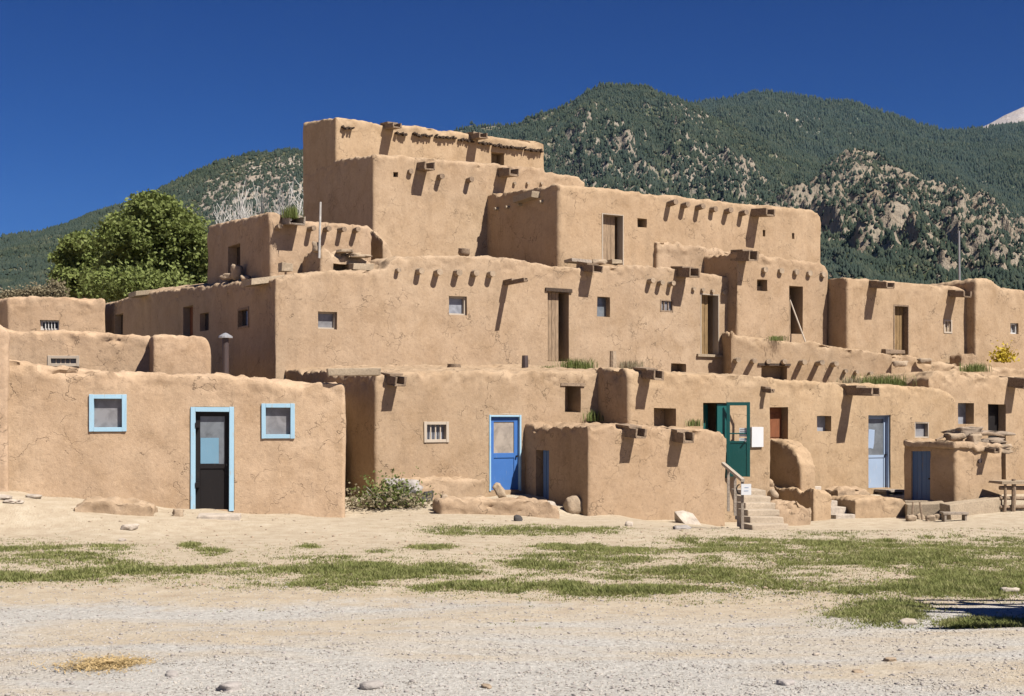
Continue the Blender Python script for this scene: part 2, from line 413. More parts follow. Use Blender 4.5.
        if handle:
            h = MB(); hs = b1 - stile * .5; hz = z0 + (c1 - z0) * .46
            p = wall.p0 + wall.u * hs; p.z = hz; h.tube([p + wall.n * -inset, p + wall.n * (-inset + .05)], [.018, .022], 8); h.build('handle', M['dark_paint'], dr)
        return dr
    def viga(s, wall, px, py, r=.11, Lg=.3, mat='weathered_wood', tilt=0):
        p = wall.pt(px, py); d = wall.n + Z3 * random.uniform(-.06, .06) + wall.u * random.uniform(-.08, .08) + Z3 * tilt
        pts = [p - wall.n * .3, p, p + d * Lg * .5 , p + d * Lg]; m = MB()
        m.tube(pts, [r, r * random.uniform(.93, 1.05), r * random.uniform(.93, 1.05), r * .93], 10)
        return m.build('viga', M[mat], s.root, bevel=0)
    def canale(s, wall, px, py, w=.26, h=.2, Lg=.5, mat='weathered_wood', tilt=-.1):
        p = wall.pt(px, py); n = (wall.n + Z3 * tilt + wall.u * random.uniform(-.06, .06)).normalized(); u = wall.u; z = u.cross(n) * -1
        if z.z < 0: z = -z
        m = MB(); b = .045; j = .012
        m.box(p, u, n, z, -w / 2, w / 2, -.35, Lg, -h / 2, -h / 2 + b, j)
        m.box(p, u, n, z, -w / 2, -w / 2 + b, -.34, Lg - .02, -h / 2 + b * .7, h / 2, j); m.box(p, u, n, z, w / 2 - b, w / 2, -.34, Lg + .01, -h / 2 + b * .7, h / 2, j)
        if random.random() < .6: m.box(p, u, n, z, -w / 2 - .03, w / 2 + .03, -.3, Lg * .45, h / 2 - .01, h / 2 + .04, j)
        return m.build('waterspout', M[mat], s.root, bevel=.006)

# ---------------------------------------------------------------- ground level front
A0 = 30
M1w = wall_from(375, 29, A0, 1000)
HS = {}
# L: low house front left
h = House(-2, 24.9, 10, 346, 5.2, -.7, [(-2, 358), (10, 360), (40, 366), (120, 372), (200, 375), (260, 378), (310, 381), (346, 382)], voxel=.055)
f = h.front
wa = h.cut(f, 90, 395, 126, 431, .25); wb = h.cut(f, 262, 404, 294, 438, .25); dd = h.cut(f, 190.5, 407, 234, 510, .3)
h.build('adobe_house', 'low adobe house with light blue door frame and two light blue windows', tint=(1.20, 1.18, 1.17))
h.window(f, wa, fw=.066, proud=.035, inset=.08); h.window(f, wb, fw=.066, proud=.035, inset=.07)
d = h.door(f, dd, leaf='dark_paint', frame='pale_blue_paint', fw=.085, proud=.035, inset=.07, pane='grey_pane', split=.42, stile=.085)
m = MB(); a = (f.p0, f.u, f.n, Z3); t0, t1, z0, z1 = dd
m.box(*a, t0 + .175, t0 + .175 + (t1 - t0) * .42, -.089, -.079, z0 + (z1 - z0) * .45, z0 + (z1 - z0) * .70); m.build('painted_reflection', M['reflection_blue'], d)  # pale reflection in the door glass, put in as a coloured panel
for zz in (.22, .80):
    m = MB(); m.box(*a, t0 + .085, t0 + .16, -.065, .045, z0 + (z1 - z0) * zz, z0 + (z1 - z0) * zz + .09); m.build('hinge', M['dark_paint'], d)
m = MB(); p = f.pt(328, 374); m.box(p, f.u, f.n, Z3, 0, .98, -.5, .12, -.02, .10, .02); m.build('roof_board', M['pale_wood'], h.root, bevel=.015)
LH = h
# stovepipe on its roof
pw = Wall(f.p0 - f.n * 2.6, f.p1 - f.n * 2.6); pb = pw.pt(225.5, 376); pt_ = pw.pt(225.5, 337)
m = MB(); m.tube([pb - Z3 * .4, pt_ - Z3 * .02], .068, 14); sp = m.build('stovepipe', M['rusty_metal'], h.root)
m = MB(); m.tube([pt_ - Z3 * .02, pt_ + Z3 * .015, pt_ + Z3 * .075, pt_ + Z3 * .085], [.145, .14, .04, .01], 14); m.build('rain_cap', M['grey_metal'], sp)
# L0 : neighbour cut by the left picture edge
h = House(-110, 24.2, 10, 9.5, 7, -.7, [(-110, 318), (-20, 322), (2, 326), (9.5, 334)], voxel=.058, lang=24)
h.build('adobe_house', 'pale taller adobe house end cut off by the left picture edge', tint=(1.22, 1.2, 1.22))
# E2
h = House(2, 31.5, 8, 151, 5, -.6, [(2, 326), (12, 331), (60, 331), (110, 333), (151, 336)], voxel=.058, lang=18)
r = h.cut(h.front, 48, 356, 79, 366, .2)
h.build('adobe_house', 'adobe house with a wide low white slit window, behind the light blue framed house', tint=(1.17, 1.14, 1.12))
h.window(h.front, r, 'cream_paint', .06, .02, .08, 'grey_pane', mull=(.25, .4, .55, .7))
h = House(152.5, 30.9, 8, 210, 5, -.6, [(152.5, 334), (160, 334), (195, 335), (206, 337), (210, 345)], voxel=.058, lang=18)
h.build('adobe_parapet', 'short rounded adobe parapet wall with round top corner left of the rusty stovepipe', 'wall', tint=(1.18, 1.15, 1.13))
# M1 ground floor middle, M1c, M1d
h = House(375, 29, A0, 640, 9, -.7, [(375, 375), (400, 374), (450, 371.5), (520, 371), (600, 370.5), (640, 371)], lf=(290, 369), voxel=.06)
f = h.front
rw = h.cut(f, 424, 422, 448, 442, .2); rh = h.cut(f, 565, 386, 580.5, 412, .55); rd = h.cut(f, 489, 415, 521, 490, .3)
h.build('adobe_house', 'adobe house with bright blue door and small white barred window', tint=(.97, .96, .94))
h.window(f, rw, 'cream_paint', .055, .03, .1, 'bright_pane', bars=3)
d = h.door(f, rd, leaf='blue_paint', frame='pale_blue_paint', fw=.042, proud=.02, inset=.05, pane='curtain_pane', split=.44, stile=.105)
h.canale(f, 392, 380, .24, .2, .42); m = MB(); m.box(*(f.p0, f.u, f.n, Z3), rh[0] - .12, rh[1] + .1, -.2, .03, rh[3], rh[3] + .06, .01); m.build('lintel', M['weathered_wood'], h.root)
m = MB(); m.box(*(f.p0, f.u, f.n, Z3), rd[0] - .18, rd[1] + .04, -.2, .0, rd[3] + .01, rd[3] + .05, .01); m.build('lintel', M['cream_paint'], h.root)
M1 = h
# M1b
Zb = corner_for(628, 598, M1w, A0)
h = House(628, Zb, A0, 771, 6, -.7, [(628, 371), (650, 372), (690, 374), (720, 374), (760, 376), (766, 378), (771, 384)], lf=(600, 369), voxel=.06)
f = h.front
rn = h.cut(f, 654, 408, 676, 440, .45); rt = h.cut(f, 703, 403, 729, 478, 1.3)
h.build('adobe_house', 'adobe house with open teal screen door and white notices beside it', tint=(1, .985, .94))
h.canale(f, 646, 374, .24, .2, .5); h.canale(f, 764, 390, .1, .09, .3)
# teal door leaf swung open, hinged on the doorway's right edge
def teal():
    t1 = rt[1]; P0 = f.p0 + f.u * (t1 - .09) + f.n * .03; a = R(-14)
    u = Vector((math.cos(a), math.sin(a), 0)); n = Vector((u.y, -u.x, 0)); zc = (rt[3] + .02); z0 = rt[2] + .03; wd = .53; A = (P0, u, n, Z3); H = zc - z0; s_ = .075
    m = MB(); m.box(*A, 0, s_, 0, .04, z0, zc); m.box(*A, wd - s_, wd, 0, .04, z0, zc); m.box(*A, s_, wd - s_, 0, .038, zc - s_, zc)
    m.box(*A, s_, wd - s_, 0, .038, z0 + H * .45, z0 + H * .45 + .05); m.box(*A, s_, wd - s_, .005, .03, z0, z0 + H * .45); m.box(*A, s_, wd - s_, 0, .03, z0 + H * .57, z0 + H * .57 + .03)
    d = m.build('door', M['teal_paint'], h.root, bevel=.004)
    m = MB(); m.box(f.p0, f.u, f.n, Z3, rt[0] + .02, rt[0] + .42, -.42, -.36, rt[2], rt[3] - .03); m.build('inner_door', M['teal_paint'], h.root)
    m = MB(); m.box(f.p0, f.u, f.n, Z3, rt[1] - .3, rt[1] - .012, -.1, -.05, rt[2], rt[3] - .02); m.build('door_frame', M['teal_paint'], d)
    m = MB(); q = P0 + u * (wd - .1); q.z = z0 + H * .48; m.tube([q + n * .04, q + n * .09], .02, 8); m.build('handle', M['grey_metal'], d)
teal()
h.B = rn
# M1c
Zc = M1w.at(764)[1]
h = House(764, Zc - .03, A0, 850, 6, -.7, [(764, 376), (775, 379), (800, 380), (830, 382), (840, 385), (850, 392)], voxel=.06)
f = h.front; rd = h.cut(f, 767, 407, 788, 470, .9); rw = h.cut(f, 817, 416, 831, 431, .35)
h.build('adobe_house', 'smooth adobe house with a dark red doorway behind a buttress and one tiny window', tint=(1.03, 1.01, .94))
h.door(f, rd, leaf='red_wood', inset=.24, handle=False); h.window(f, rw, None, inset=.22, pane='bright_pane')
M1C = h
# M1d
Zd = M1w.at(846)[1]
h = House(846, Zd - .02, A0, 956, 6, -.7, [(846, 383), (858, 384), (900, 386), (930, 388), (948, 391), (956, 398)], voxel=.055, lump=.8)
f = h.front; rd = h.cut(f, 868.5, 415, 890.5, 488, .35); rw = h.cut(f, 914.5, 422, 929, 438, .3)
h.build('adobe_house', 'smooth adobe house with powder blue glazed door and rounded right shoulder', tint=(1.03, 1.01, .94))
d = h.door(f, rd, leaf='powder_blue_paint', frame='powder_blue_paint', fw=.03, proud=-.04, inset=.14, pane='grey_pane', split=.42, stile=.07)
m = MB(); m.box(f.p0, f.u, f.n, Z3, rd[0] + .14, rd[0] + .36, -.158, -.152, rd[2] + 1.02, rd[2] + 1.5, .02); m.build('curtain', M['powder_blue_paint'], d)
h.window(f, rw, 'cream_paint', .035, .0, .12, 'dusty_pane'); h.canale(f, 849, 391, .26, .2, .95, tilt=-.04)
M1D = h
# M1e
h = House(929, 37.4, A0, 1090, 5, -.7, [(929, 378), (936, 372), (960, 371), (985, 373), (1002, 377), (1024, 378), (1090, 384)], voxel=.058)
f = h.front; rn = h.cut(f, 958, 403, 974, 424, .4); rd = h.cut(f, 988, 404, 1006, 480, .9)
h.build('adobe_house', 'adobe house with a dark open doorway at the right end of the lowest row', tint=(1.0, .985, .95))
h.window(f, rn, None, inset=.3, pane='bright_pane'); h.canale(f, 1012, 382, .3, .28, .55)
h.door(f, rd, leaf='dark_paint', inset=.26, handle=False)  # dark leaf fills the open doorway, standing in for the shade inside
M1E = h
# P : projecting room
Zp = corner_for(588, 525, M1w, A0)
h = House(588, Zp, A0, 727, 3.2, -1.1, [(588, 426), (600, 425), (640, 426), (680, 428), (715, 430), (722, 432), (727, 440)], lf=(525, 424), voxel=.055)
f = h.front; rd = h.cut(h.left, 536, 450, 549, 500, .3)
h.build('adobe_room', 'flat projecting adobe room with two wooden waterspouts between blue door and stairs', 'house', tint=(.96, .93, .90))
h.door(h.left, (rd[0] + (rd[1] - rd[0]) * .25, *rd[1:]), leaf='slate_blue_paint', inset=.1, planks=3)
h.canale(f, 630, 432, .26, .2, .4); h.canale(f, 678, 436, .26, .22, .4)
PB = h
# shed
h = House(955.5, 33.6, 24, 1002, (903,), -.8, [(955.5, 447), (975, 446), (1002, 447)], lf=(905, 440), voxel=.05, lang=42)
f = h.front; rd = h.cut(h.left, 911, 451, 930, 502, .15)
h.build('adobe_shed', 'small adobe shed with a slate blue plank door and stones on its roof', 'shed', tint=(1.03, 1.0, .95))
h.door(h.left, rd, leaf='slate_blue_paint', inset=.06, planks=4)
SHED = h
# buttress
Zq = corner_for(801, 769, M1w, A0)
h = House(801, Zq, A0, 816, 2.6, -1.2, [(801, 448), (808, 449), (816, 458)], soft=7, lf=(770, 440), voxel=.05)
def buttress_shell(h=h):
    lw_ = h.left; ps = [lw_.pt(x, y) for x, y in ((766, 440), (776, 440.5), (785, 443), (792, 448), (797, 455), (800, 464), (801, 478))]
    q0, q1 = ps[0].copy(), ps[-1].copy(); q0.z = q1.z = h.zb; m = MB(); m.prism([q0] + ps + [q1], h.front.u * h.front.len)
    bmesh.ops.recalc_face_normals(m.bm, faces=m.bm.faces); me = bpy.data.meshes.new('shell'); m.bm.to_mesh(me); m.bm.free(); return me
h.shell = buttress_shell
h.build('adobe_buttress', 'curved adobe buttress wall sloping down beside the dark red doorway', 'wall', tint=(1.03, 1.01, .96), single=True)
BUT = h
# ---------------------------------------------------------------- second row
W2w = wall_from(275.5, 33.4, A0, 740)
h = House(275.5, 33.4, A0, 738, 17, 1.4, [(275.5, 279), (300, 274), (340, 270.5), (386, 268), (391, 259), (400, 256.5), (440, 255.5), (500, 256), (520, 259), (545, 265), (570, 268), (600, 267), (640, 264.5), (680, 269), (715, 274), (738, 279)],
          lf=(145, 292.5), voxel=.06)
f = h.front; lw = h.left
c = lambda *q, d=.22: h.cut(f, *q, d)
r1, r2, r3, r4 = c(318, 311.5, 337, 329), c(449, 296, 467, 315, d=.28), c(597, 297, 610, 317, d=.3), c(660.5, 300, 673, 311.5)
d1, d2 = c(547.5, 292, 569, 361, d=1.0), c(700.5, 294, 719, 354, d=.9)
lo = c(671, 363.5, 686, 372, d=.4)
q1 = h.cut(lw, 183, 306, 193, 338, .7); q2 = h.cut(lw, 200, 313, 209, 331, .25); q3 = h.cut(lw, 238, 308, 249, 328, .25); q4 = h.cut(lw, 115, 314, 123, 335, .7)
h.build('adobe_house', 'long middle adobe house with two tall wooden doors and round beam ends')
h.window(f, r1, 'cream_paint', .04, -.1, .17, 'dusty_pane'); h.window(f, r2, 'cream_paint', .045, -.08, .17, 'bright_pane'); h.window(f, r3, None, inset=.2, pane='grey_pane'); h.window(f, r4, 'weathered_wood', .03, .01, .06, 'dusty_pane', mull=(.33, .66))
h.door(f, d1, leaf='old_door_wood', inset=.12, planks=4, open_to=.62, handle=False); h.door(f, d2, leaf='door_wood', frame='cream_paint', fw=.03, proud=.01, inset=.18, planks=3, open_to=.62, handle=False)
m = MB(); a = (f.p0, f.u, f.n, Z3); m.box(*a, d1[0] - .08, d1[1] + .08, -.25, .04, d1[3], d1[3] + .09, .01); m.build('lintel', M['dark_wood'], h.root)
m = MB(); m.box(*a, d2[0] - .14, d2[1] + .1, -.1, .07, d2[2] - .09, d2[2] - .01, .01); m.build('doorstep', M['pale_wood'], h.root)
h.window(lw, q2, None, inset=.15, pane='dark_pane'); h.window(lw, q3, 'weathered_wood', .05, .02, .1, 'dark_pane')
h.door(lw, q1, leaf='red_wood', inset=.2, handle=False); h.door(lw, q4, leaf='dark_wood', inset=.2, handle=False)
for px, py, r_, l_ in ((397, 270.5, .06, .12), (418, 271.5, .085, .2), (436.5, 273, .09, .22), (456, 273, .09, .22), (473.5, 273.5, .09, .2), (489.5, 274.5, .085, .2)): h.viga(f, px, py, r_, l_, 'tan_stone')
for px, py in ((649.5, 281), (659, 283), (669.5, 284)): h.viga(f, px, py, .075, .2, 'tan_stone')
for px, py in ((693, 289), (702, 290), (712, 291), (723, 293)): h.viga(f, px, py, .06, .08, 'tan_stone')
h.canale(f, 506, 283.5, .12, .09, .95, tilt=.02); h.canale(f, 588, 268, .32, .2, .5, tilt=-.18); h.canale(f, 682, 272.5, .34, .26, .62)
for (px, py, w_) in ((263, 284, .75), (145, 295, .9)):
    m = MB(); p = lw.pt(px, py); m.box(p, lw.u, (lw.n + Z3 * -.15).normalized(), Z3, -w_ / 2, w_ / 2, -.4, .42, -.03, .14, .03); m.build('roof_board', M['pale_wood'], h.root, bevel=.01)
W2 = h
# far left lit wing
Yf = W2.left.at(106)[1]
h = House(8, Yf - 1.5, 4, 106, 6, -.5, [(8, 299), (12, 296.5), (50, 297), (106, 298.5)], voxel=.065, lang=44)
r = h.cut(h.front, 40, 320, 59, 330, .3)
h.build('adobe_house', 'distant lit adobe house with a small white barred window, by the green tree', tint=(1.2, 1.16, 1.14))
h.window(h.front, r, 'white_paint', .06, -.12, .2, 'dark_pane', bars=4)
# B3
Z3b = 35.2
h = House(270, Z3b, A0, 372, (207,), 4.2, [(270, 213), (280, 213), (284, 220), (320, 222), (355, 224), (370, 226), (373, 238)], lf=(207, 226), voxel=.058)
f = h.front; rd = h.cut(h.left, 228, 245, 240.5, 272, .5)
h.build('adobe_house', 'half ruined third storey adobe room with grass on its corner and a dark side door', tint=(.98, .96, .96))
h.door(h.left, rd, leaf='dark_wood', inset=.25, handle=False)
for px in (277, 309, 325, 339.5, 354.5): h.viga(f, px, 228 + (px - 277) * .035, .07, .3)
h.canale(f, 290, 221, .42, .2, .5, mat='grey_wood')
B3 = h
# ruined low walls on the terrace by B3
h = House(320, 34.6, A0, 384, (294,), 4.4, [(320, 243), (324, 246), (330, 249.5), (352, 250), (366, 252), (371, 262), (384, 263)], lf=(297, 262), voxel=.055, lump=1.6)
r = h.cut(h.front, 333, 264, 349, 274, .4); 
h.build('ruined_wall', 'crumbling low adobe wall on the roof terrace below the white pole', 'wall', mat='adobe_rubble', single=True)
h = House(383, 37.0, A0, 395, 4.6, 4.4, [(383, 240), (388, 245), (395, 260)], lf=(366, 224), voxel=.06)
h.build('adobe_buttress', 'small curved adobe buttress leaning against the tall tower block', 'wall', single=True)
# C4 + T5
h = House(373, 40.5, A0, 586, (304,), 4.4, [(373, 154.5), (400, 156), (440, 158.5), (500, 164), (544, 168), (545, 173), (565, 175), (580, 177), (582, 180), (586, 182)], lf=(336, 160), voxel=.065, lump=.8)
f = h.front
C4w = f
rs = [h.cut(f, x, y, x + 5, y + 5, .3) for x, y in ((393, 172),)]
h.build('adobe_house', 'tall windowless adobe house just below the topmost room', tint=(1.03, 1.02, 1.0))
for px, py, l_ in ((409.5, 172, .12), (439, 177, .26), (468, 180.5, .26)): h.viga(f, px, py, .085, l_)
h.canale(f, 422, 167, .32, .24, .55); h.canale(f, 503, 173.5, .32, .22, .75)
for px in (514, 527, 541): h.viga(f, px, 183.5, .05, .08, 'tan_stone')
C4 = h
# T5 : corner on C4's left plane
t, Y5 = C4.left.at(335.5)
k = (303 - CX) / F; bd = C4.bd; p5 = C4.left.p0 + C4.left.u * t
D5 = (k * p5.y - p5.x) / (bd.x - k * bd.y)
h = House(335.5, Y5 + .02, A0, 545, D5, 4.6, [(335.5, 116.5), (360, 119), (386, 125), (420, 126.5), (450, 131), (480, 135), (520, 139), (540, 141), (545, 144)], lf=(303, 123.5), voxel=.065, lump=.8)
f = h.front; rw = h.cut(f, 491, 152.5, 504, 165, .5)
h.build('adobe_house', 'topmost adobe room with a fringe of brush ends under its roof edge', tint=(1.05, 1.04, .99))
h.canale(f, 389, 127, .3, .16, .6); h.canale(f, 474, 137, .3, .18, .6)
for (xa, xb, ya, yb) in ((342, 352, 127, 129), (395, 406, 133, 134.5), (413, 419, 134.5, 135.5), (421.5, 431, 135, 136), (434.5, 456, 136.5, 138.5), (458, 472, 139.5, 141.5), (478.5, 490, 142.5, 144), (493, 512, 145, 148), (512, 524, 147.5, 149), (525, 541, 149.5, 151)):
    px = xa; m = MB()
    while px < xb:
        p = f.pt(px, ya + (yb - ya) * (px - xa) / (xb - xa) + random.uniform(-.6, .6)); l_ = random.uniform(.1, .2)
        m.tube([p - f.n * .1, p + f.n * l_ + Z3 * random.uniform(-.05, .02)], random.uniform(.025, .042), 5); px += random.uniform(.9, 1.7)
    m.build('brush_fringe', M['dark_wood'], h.root)
T5 = h
# T3
Zt = corner_for(558, 487, C4w, A0)
h = House(558, Zt, A0, 821, 7, 4.2, [(558, 184.5), (600, 188), (640, 192), (646, 194), (700, 199), (750, 204), (800, 209), (815, 211), (821, 217)], lf=(487, 194), voxel=.065, lump=.8)
f = h.front
rd = h.cut(f, 602, 214, 623.5, 264, .9); rw = h.cut(f, 637.5, 218.5, 647, 227.5, .4); h.cut(f, 763, 230, 765.5, 236.5, .4); h.cut(f, 792, 233, 794.5, 239, .4)
h.build('adobe_house', 'long upper adobe house with a weathered plank door, right of the topmost room', tint=(1.02, 1.0, .96))
h.door(f, rd, leaf='old_door_wood', frame='cream_paint', fw=.028, proud=.01, inset=.2, planks=4, open_to=.8, handle=False)
m = MB(); m.box(f.p0, f.u, f.n, Z3, rd[0] + .05, rd[1] - .05, -.9, -.85, rd[2], rd[3], 0); m.build('inner_door', M['dark_wood'], h.root)
for i, px in enumerate((668.5, 682.5, 697, 711.5, 726, 741)): h.viga(f, px, 204 + i * 1.9, .09, (.36, .28, .3, .2, .27, .27)[i])
h.canale(f, 755, 213, .32, .22, .7)
for px, py in ((498, 209), (509, 207.5), (521.5, 205), (543, 202)): h.viga(h.left, px, py, .05, .12, 'pale_wood')
m = MB(); p = h.left.pt(529, 198.5); m.box(p, h.left.u, h.left.n, Z3, -.5, .6, -.3, .25, -.08, .12, .03); m.build('roof_board', M['pale_wood'], h.root)
for px, py in ((660, 252), (676, 253.5)): h.viga(f, px, py, .075, .1, 'tan_stone')
T3 = h
# T3b ledge
h = House(657, T3.front.at(657)[1] - .2, A0, 745, 3, 4.2, [(657, 240), (665, 243), (700, 247.5), (745, 253)], voxel=.065, lump=1.5)
h.build('adobe_ledge', 'crumbling adobe ledge running below the upper beam ends', 'wall', mat='adobe_rubble', single=True)
# R2
Z2r = W2w.at(738)[1] - .55
h = House(737, Z2r, A0, 829, 7, 1.4, [(737, 252), (745, 252.5), (790, 258), (818, 262), (826, 264), (829, 271)], voxel=.06)
f = h.front; rw = h.cut(f, 757, 279.5, 767.5, 291, .4); rd = h.cut(f, 789, 286, 803, 334, 1.0)
h.build('adobe_house', 'adobe house with a dark tall doorway and a leaning white stick', tint=(1, .985, .96))
h.canale(f, 742, 256, .32, .28, .5)
for i, px in enumerate((764, 780, 795, 808.5, 822)): h.viga(f, px, 270 + i * 1.2, .09, .1, 'tan_stone')
m = MB(); p = f.p0 + f.u * rd[0]; m.box(p, f.u, f.n, Z3, 0, (rd[1] - rd[0]) * .6, -.34, -.3, rd[2], rd[3] - .25); m.build('door', M['old_door_wood'], h.root)
m = MB(); m.box(f.p0, f.u, f.n, Z3, rw[0], rw[1], -.3, -.25, rw[2], rw[2] + .16, .01); m.build('window', M['weathered_wood'], h.root)
R2 = h
# R3
Z3r = corner_for(847, 829, R2.front, A0)
h = House(847, Z3r, A0, 977, 7, 1.4, [(847, 277.5), (870, 279.5), (900, 282), (940, 286), (955, 287), (977, 289)], lf=(829, 278.5), voxel=.055, lump=.8)
f = h.front; rd = h.cut(f, 893.5, 305, 909, 355, .5); rw = h.cut(f, 944, 320, 952, 333, .1)
h.build('adobe_house', 'adobe house with a brown wooden door on the right of the second row', tint=(1, .985, .95))
h.door(f, rd, leaf='door_wood', frame='weathered_wood', fw=.04, proud=.01, inset=.2, planks=4, handle=False); h.window(f, rw, 'cream_paint', .04, .01, .05, 'tan_stone', mull=(.5,))
h.canale(f, 873, 285, .3, .18, .7); h.canale(f, 952, 294, .3, .18, .65)
R3 = h
h = House(975, R3.front.at(975)[1] - .5, A0, 1090, 7, 1.4, [(975, 281), (978, 278), (991, 279), (996, 284), (1002, 288.5), (1024, 291), (1090, 298)], voxel=.065)
f = h.front; rw = h.cut(f, 1010.5, 323, 1018.5, 334, .3)
h.build('adobe_house', 'adobe house with tiny white window cut off by the right picture edge', tint=(1, .985, .95))
h.window(f, rw, 'white_paint', .05, -.08, .16, 'dusty_pane', mull=(.5,))
R4 = h
# IW terrace walls
h = House(731, W2w.at(731)[1] - .9, 10, 893, 3, 1.6, [(731, 330), (738, 337), (770, 339.5), (800, 342), (808, 339), (816, 341), (830, 345), (860, 349), (893, 354)], voxel=.06)
f = h.front; r = h.cut(f, 761, 366, 787, 381, .5)
h.build('adobe_terrace', 'low adobe terrace wall with seven beam ends over a dark opening', 'wall', tint=(1, .985, .95))
for px, py, l_ in ((735.5, 360, .3), (752.5, 361, .36), (768, 361.5, .12), (783, 362, .2), (800.5, 362.5, .4), (817, 363.5, .5), (832.5, 364.5, .4)): h.viga(f, px, py, .078, l_ * .75, 'tan_stone')
m = MB(); m.box(f.p0, f.u, f.n, Z3, r[0] - .1, r[1] + .1, -.2, .03, r[3], r[3] + .07, .015); m.build('lintel', M['dark_wood'], h.root)
for i, (px, py) in enumerate(((845, 371), (856, 372), (870, 373.5))): h.viga(f, px, py, .06, .12, 'tan_stone')
IW = h
h = House(889, 40.6, 22, 1090, 3.5, 1.6, [(889, 357), (905, 355), (918, 356), (935, 362), (975, 366), (1024, 369), (1090, 374)], voxel=.058, lump=1.3)
h.build('adobe_terrace', 'worn low adobe terrace wall below the brown door and chimney stub', 'wall', tint=(1, .985, .95), single=True)
IW2 = h
# ---------------------------------------------------------------- ground
GP = [(0, 490, 24.8), (60, 498, 25), (120, 503, 25.2), (190, 510, 25.4), (262, 514, 25.8), (345, 517, 26.3), (360, 505, 28), (375, 497, 29), (405, 500, 28.6), (440, 499, 29.6), (520, 494, 30.7),
      (560, 505, 29.3), (588, 517, Zp), (660, 521, PB.front.at(660)[1]), (728, 526, PB.front.at(728)[1]), (760, 531, 30.3), (795, 529, 30.8), (815, 526, 31.8), (835, 522, 32.2), (855, 520, 32.8), (880, 520, 32.8), (905, 522, 32.6), (930, 520, 32.8),
      (890, 493, 36), (905, 507, 34.9), (955, 511, 33.5), (1000, 508, 34.5), (1024, 502, 35), (1100, 502, 37), (-60, 490, 24.5), (-150, 486, 24)]
GC = [(gx(a, Z), Z, gz(b, Z)) for a, b, Z in GP]
GC += [(x, 21.5, -.10) for x in range(-14, 18, 3)] + [(x, 17, 0) for x in range(-14, 18, 4)] + [(x, 10, 0) for x in range(-12, 14, 5)] + [(x, 2, 0) for x in range(-12, 14, 6)]
GC += [(x, 42, .1) for x in range(-30, 34, 8)] + [(x, 60, .2) for x in range(-60, 64, 20)]
GC = np.array(GC)
def ground(x, y, rough=True):
    x = np.asarray(x, float); y = np.asarray(y, float); sh = x.shape; x = x.ravel(); y = y.ravel()
    num = np.zeros_like(x); den = np.zeros_like(x)
    for cx, cy, cz in GC:
        w = 1 / ((x - cx) ** 2 + (y - cy) ** 2 + .12) ** 1.6; num += w * cz; den += w
    z = num / den
    far = sstep(60, 160, np.hypot(x, y)); z = z * (1 - far)
    z = z + (1 - far) * (.03 * vnoise(x * .5, y * .5, 1.7) + .012 * fbm(x * 1.7, y * 1.7, 4.1, 3))
    return z.reshape(sh)
def g1(x, y): return float(ground(np.array([x]), np.array([y]))[0])
def on_ground(px, py):
    Y = np.linspace(7, 45, 1500); X = (px - CX) * Y / F; z = gz(py, Y); g = ground(X, Y)
    k = int(np.argmax(z < g)) if (z < g).any() else len(Y) - 1
    return Vector((X[k], Y[k], g[k]))
def grow(a, b, h0, k=1.14, lim=9000):
    out = list(np.arange(a, b, h0)); h = h0
    while out[-1] < lim: h *= k; out.append(out[-1] + h)
    lo = []; v = out[0]; h = h0
    return np.array(out)
xs = np.concatenate([-grow(16.5, 17, .14)[::-1], np.arange(-16.4, 16.45, .14), grow(16.5, 17, .14)])
ys = np.concatenate([-grow(-6.5, -6, .3)[::-1] * 0 + np.linspace(-9000, -8, len(grow(-6.5, -6, .3))) if False else -np.geomspace(9000, 8, 40), np.arange(-7.5, 6, .8), np.arange(6, 17, .11), np.arange(17, 38, .14), grow(38, 38.5, .2)])
gxx, gyy = np.meshgrid(xs, ys); near = (np.abs(gxx) < 17) & (gyy > 5) & (gyy < 38)
gzz = ground(gxx, gyy)
gzz = gzz + np.where(near, .006 * fbm(gxx * 9, gyy * 9, 2.2, 3), 0)
ny, nx = gxx.shape; idx = np.arange(ny * nx).reshape(ny, nx)
quads = np.stack([idx[:-1, :-1], idx[:-1, 1:], idx[1:, 1:], idx[1:, :-1]], -1).reshape(-1, 4)
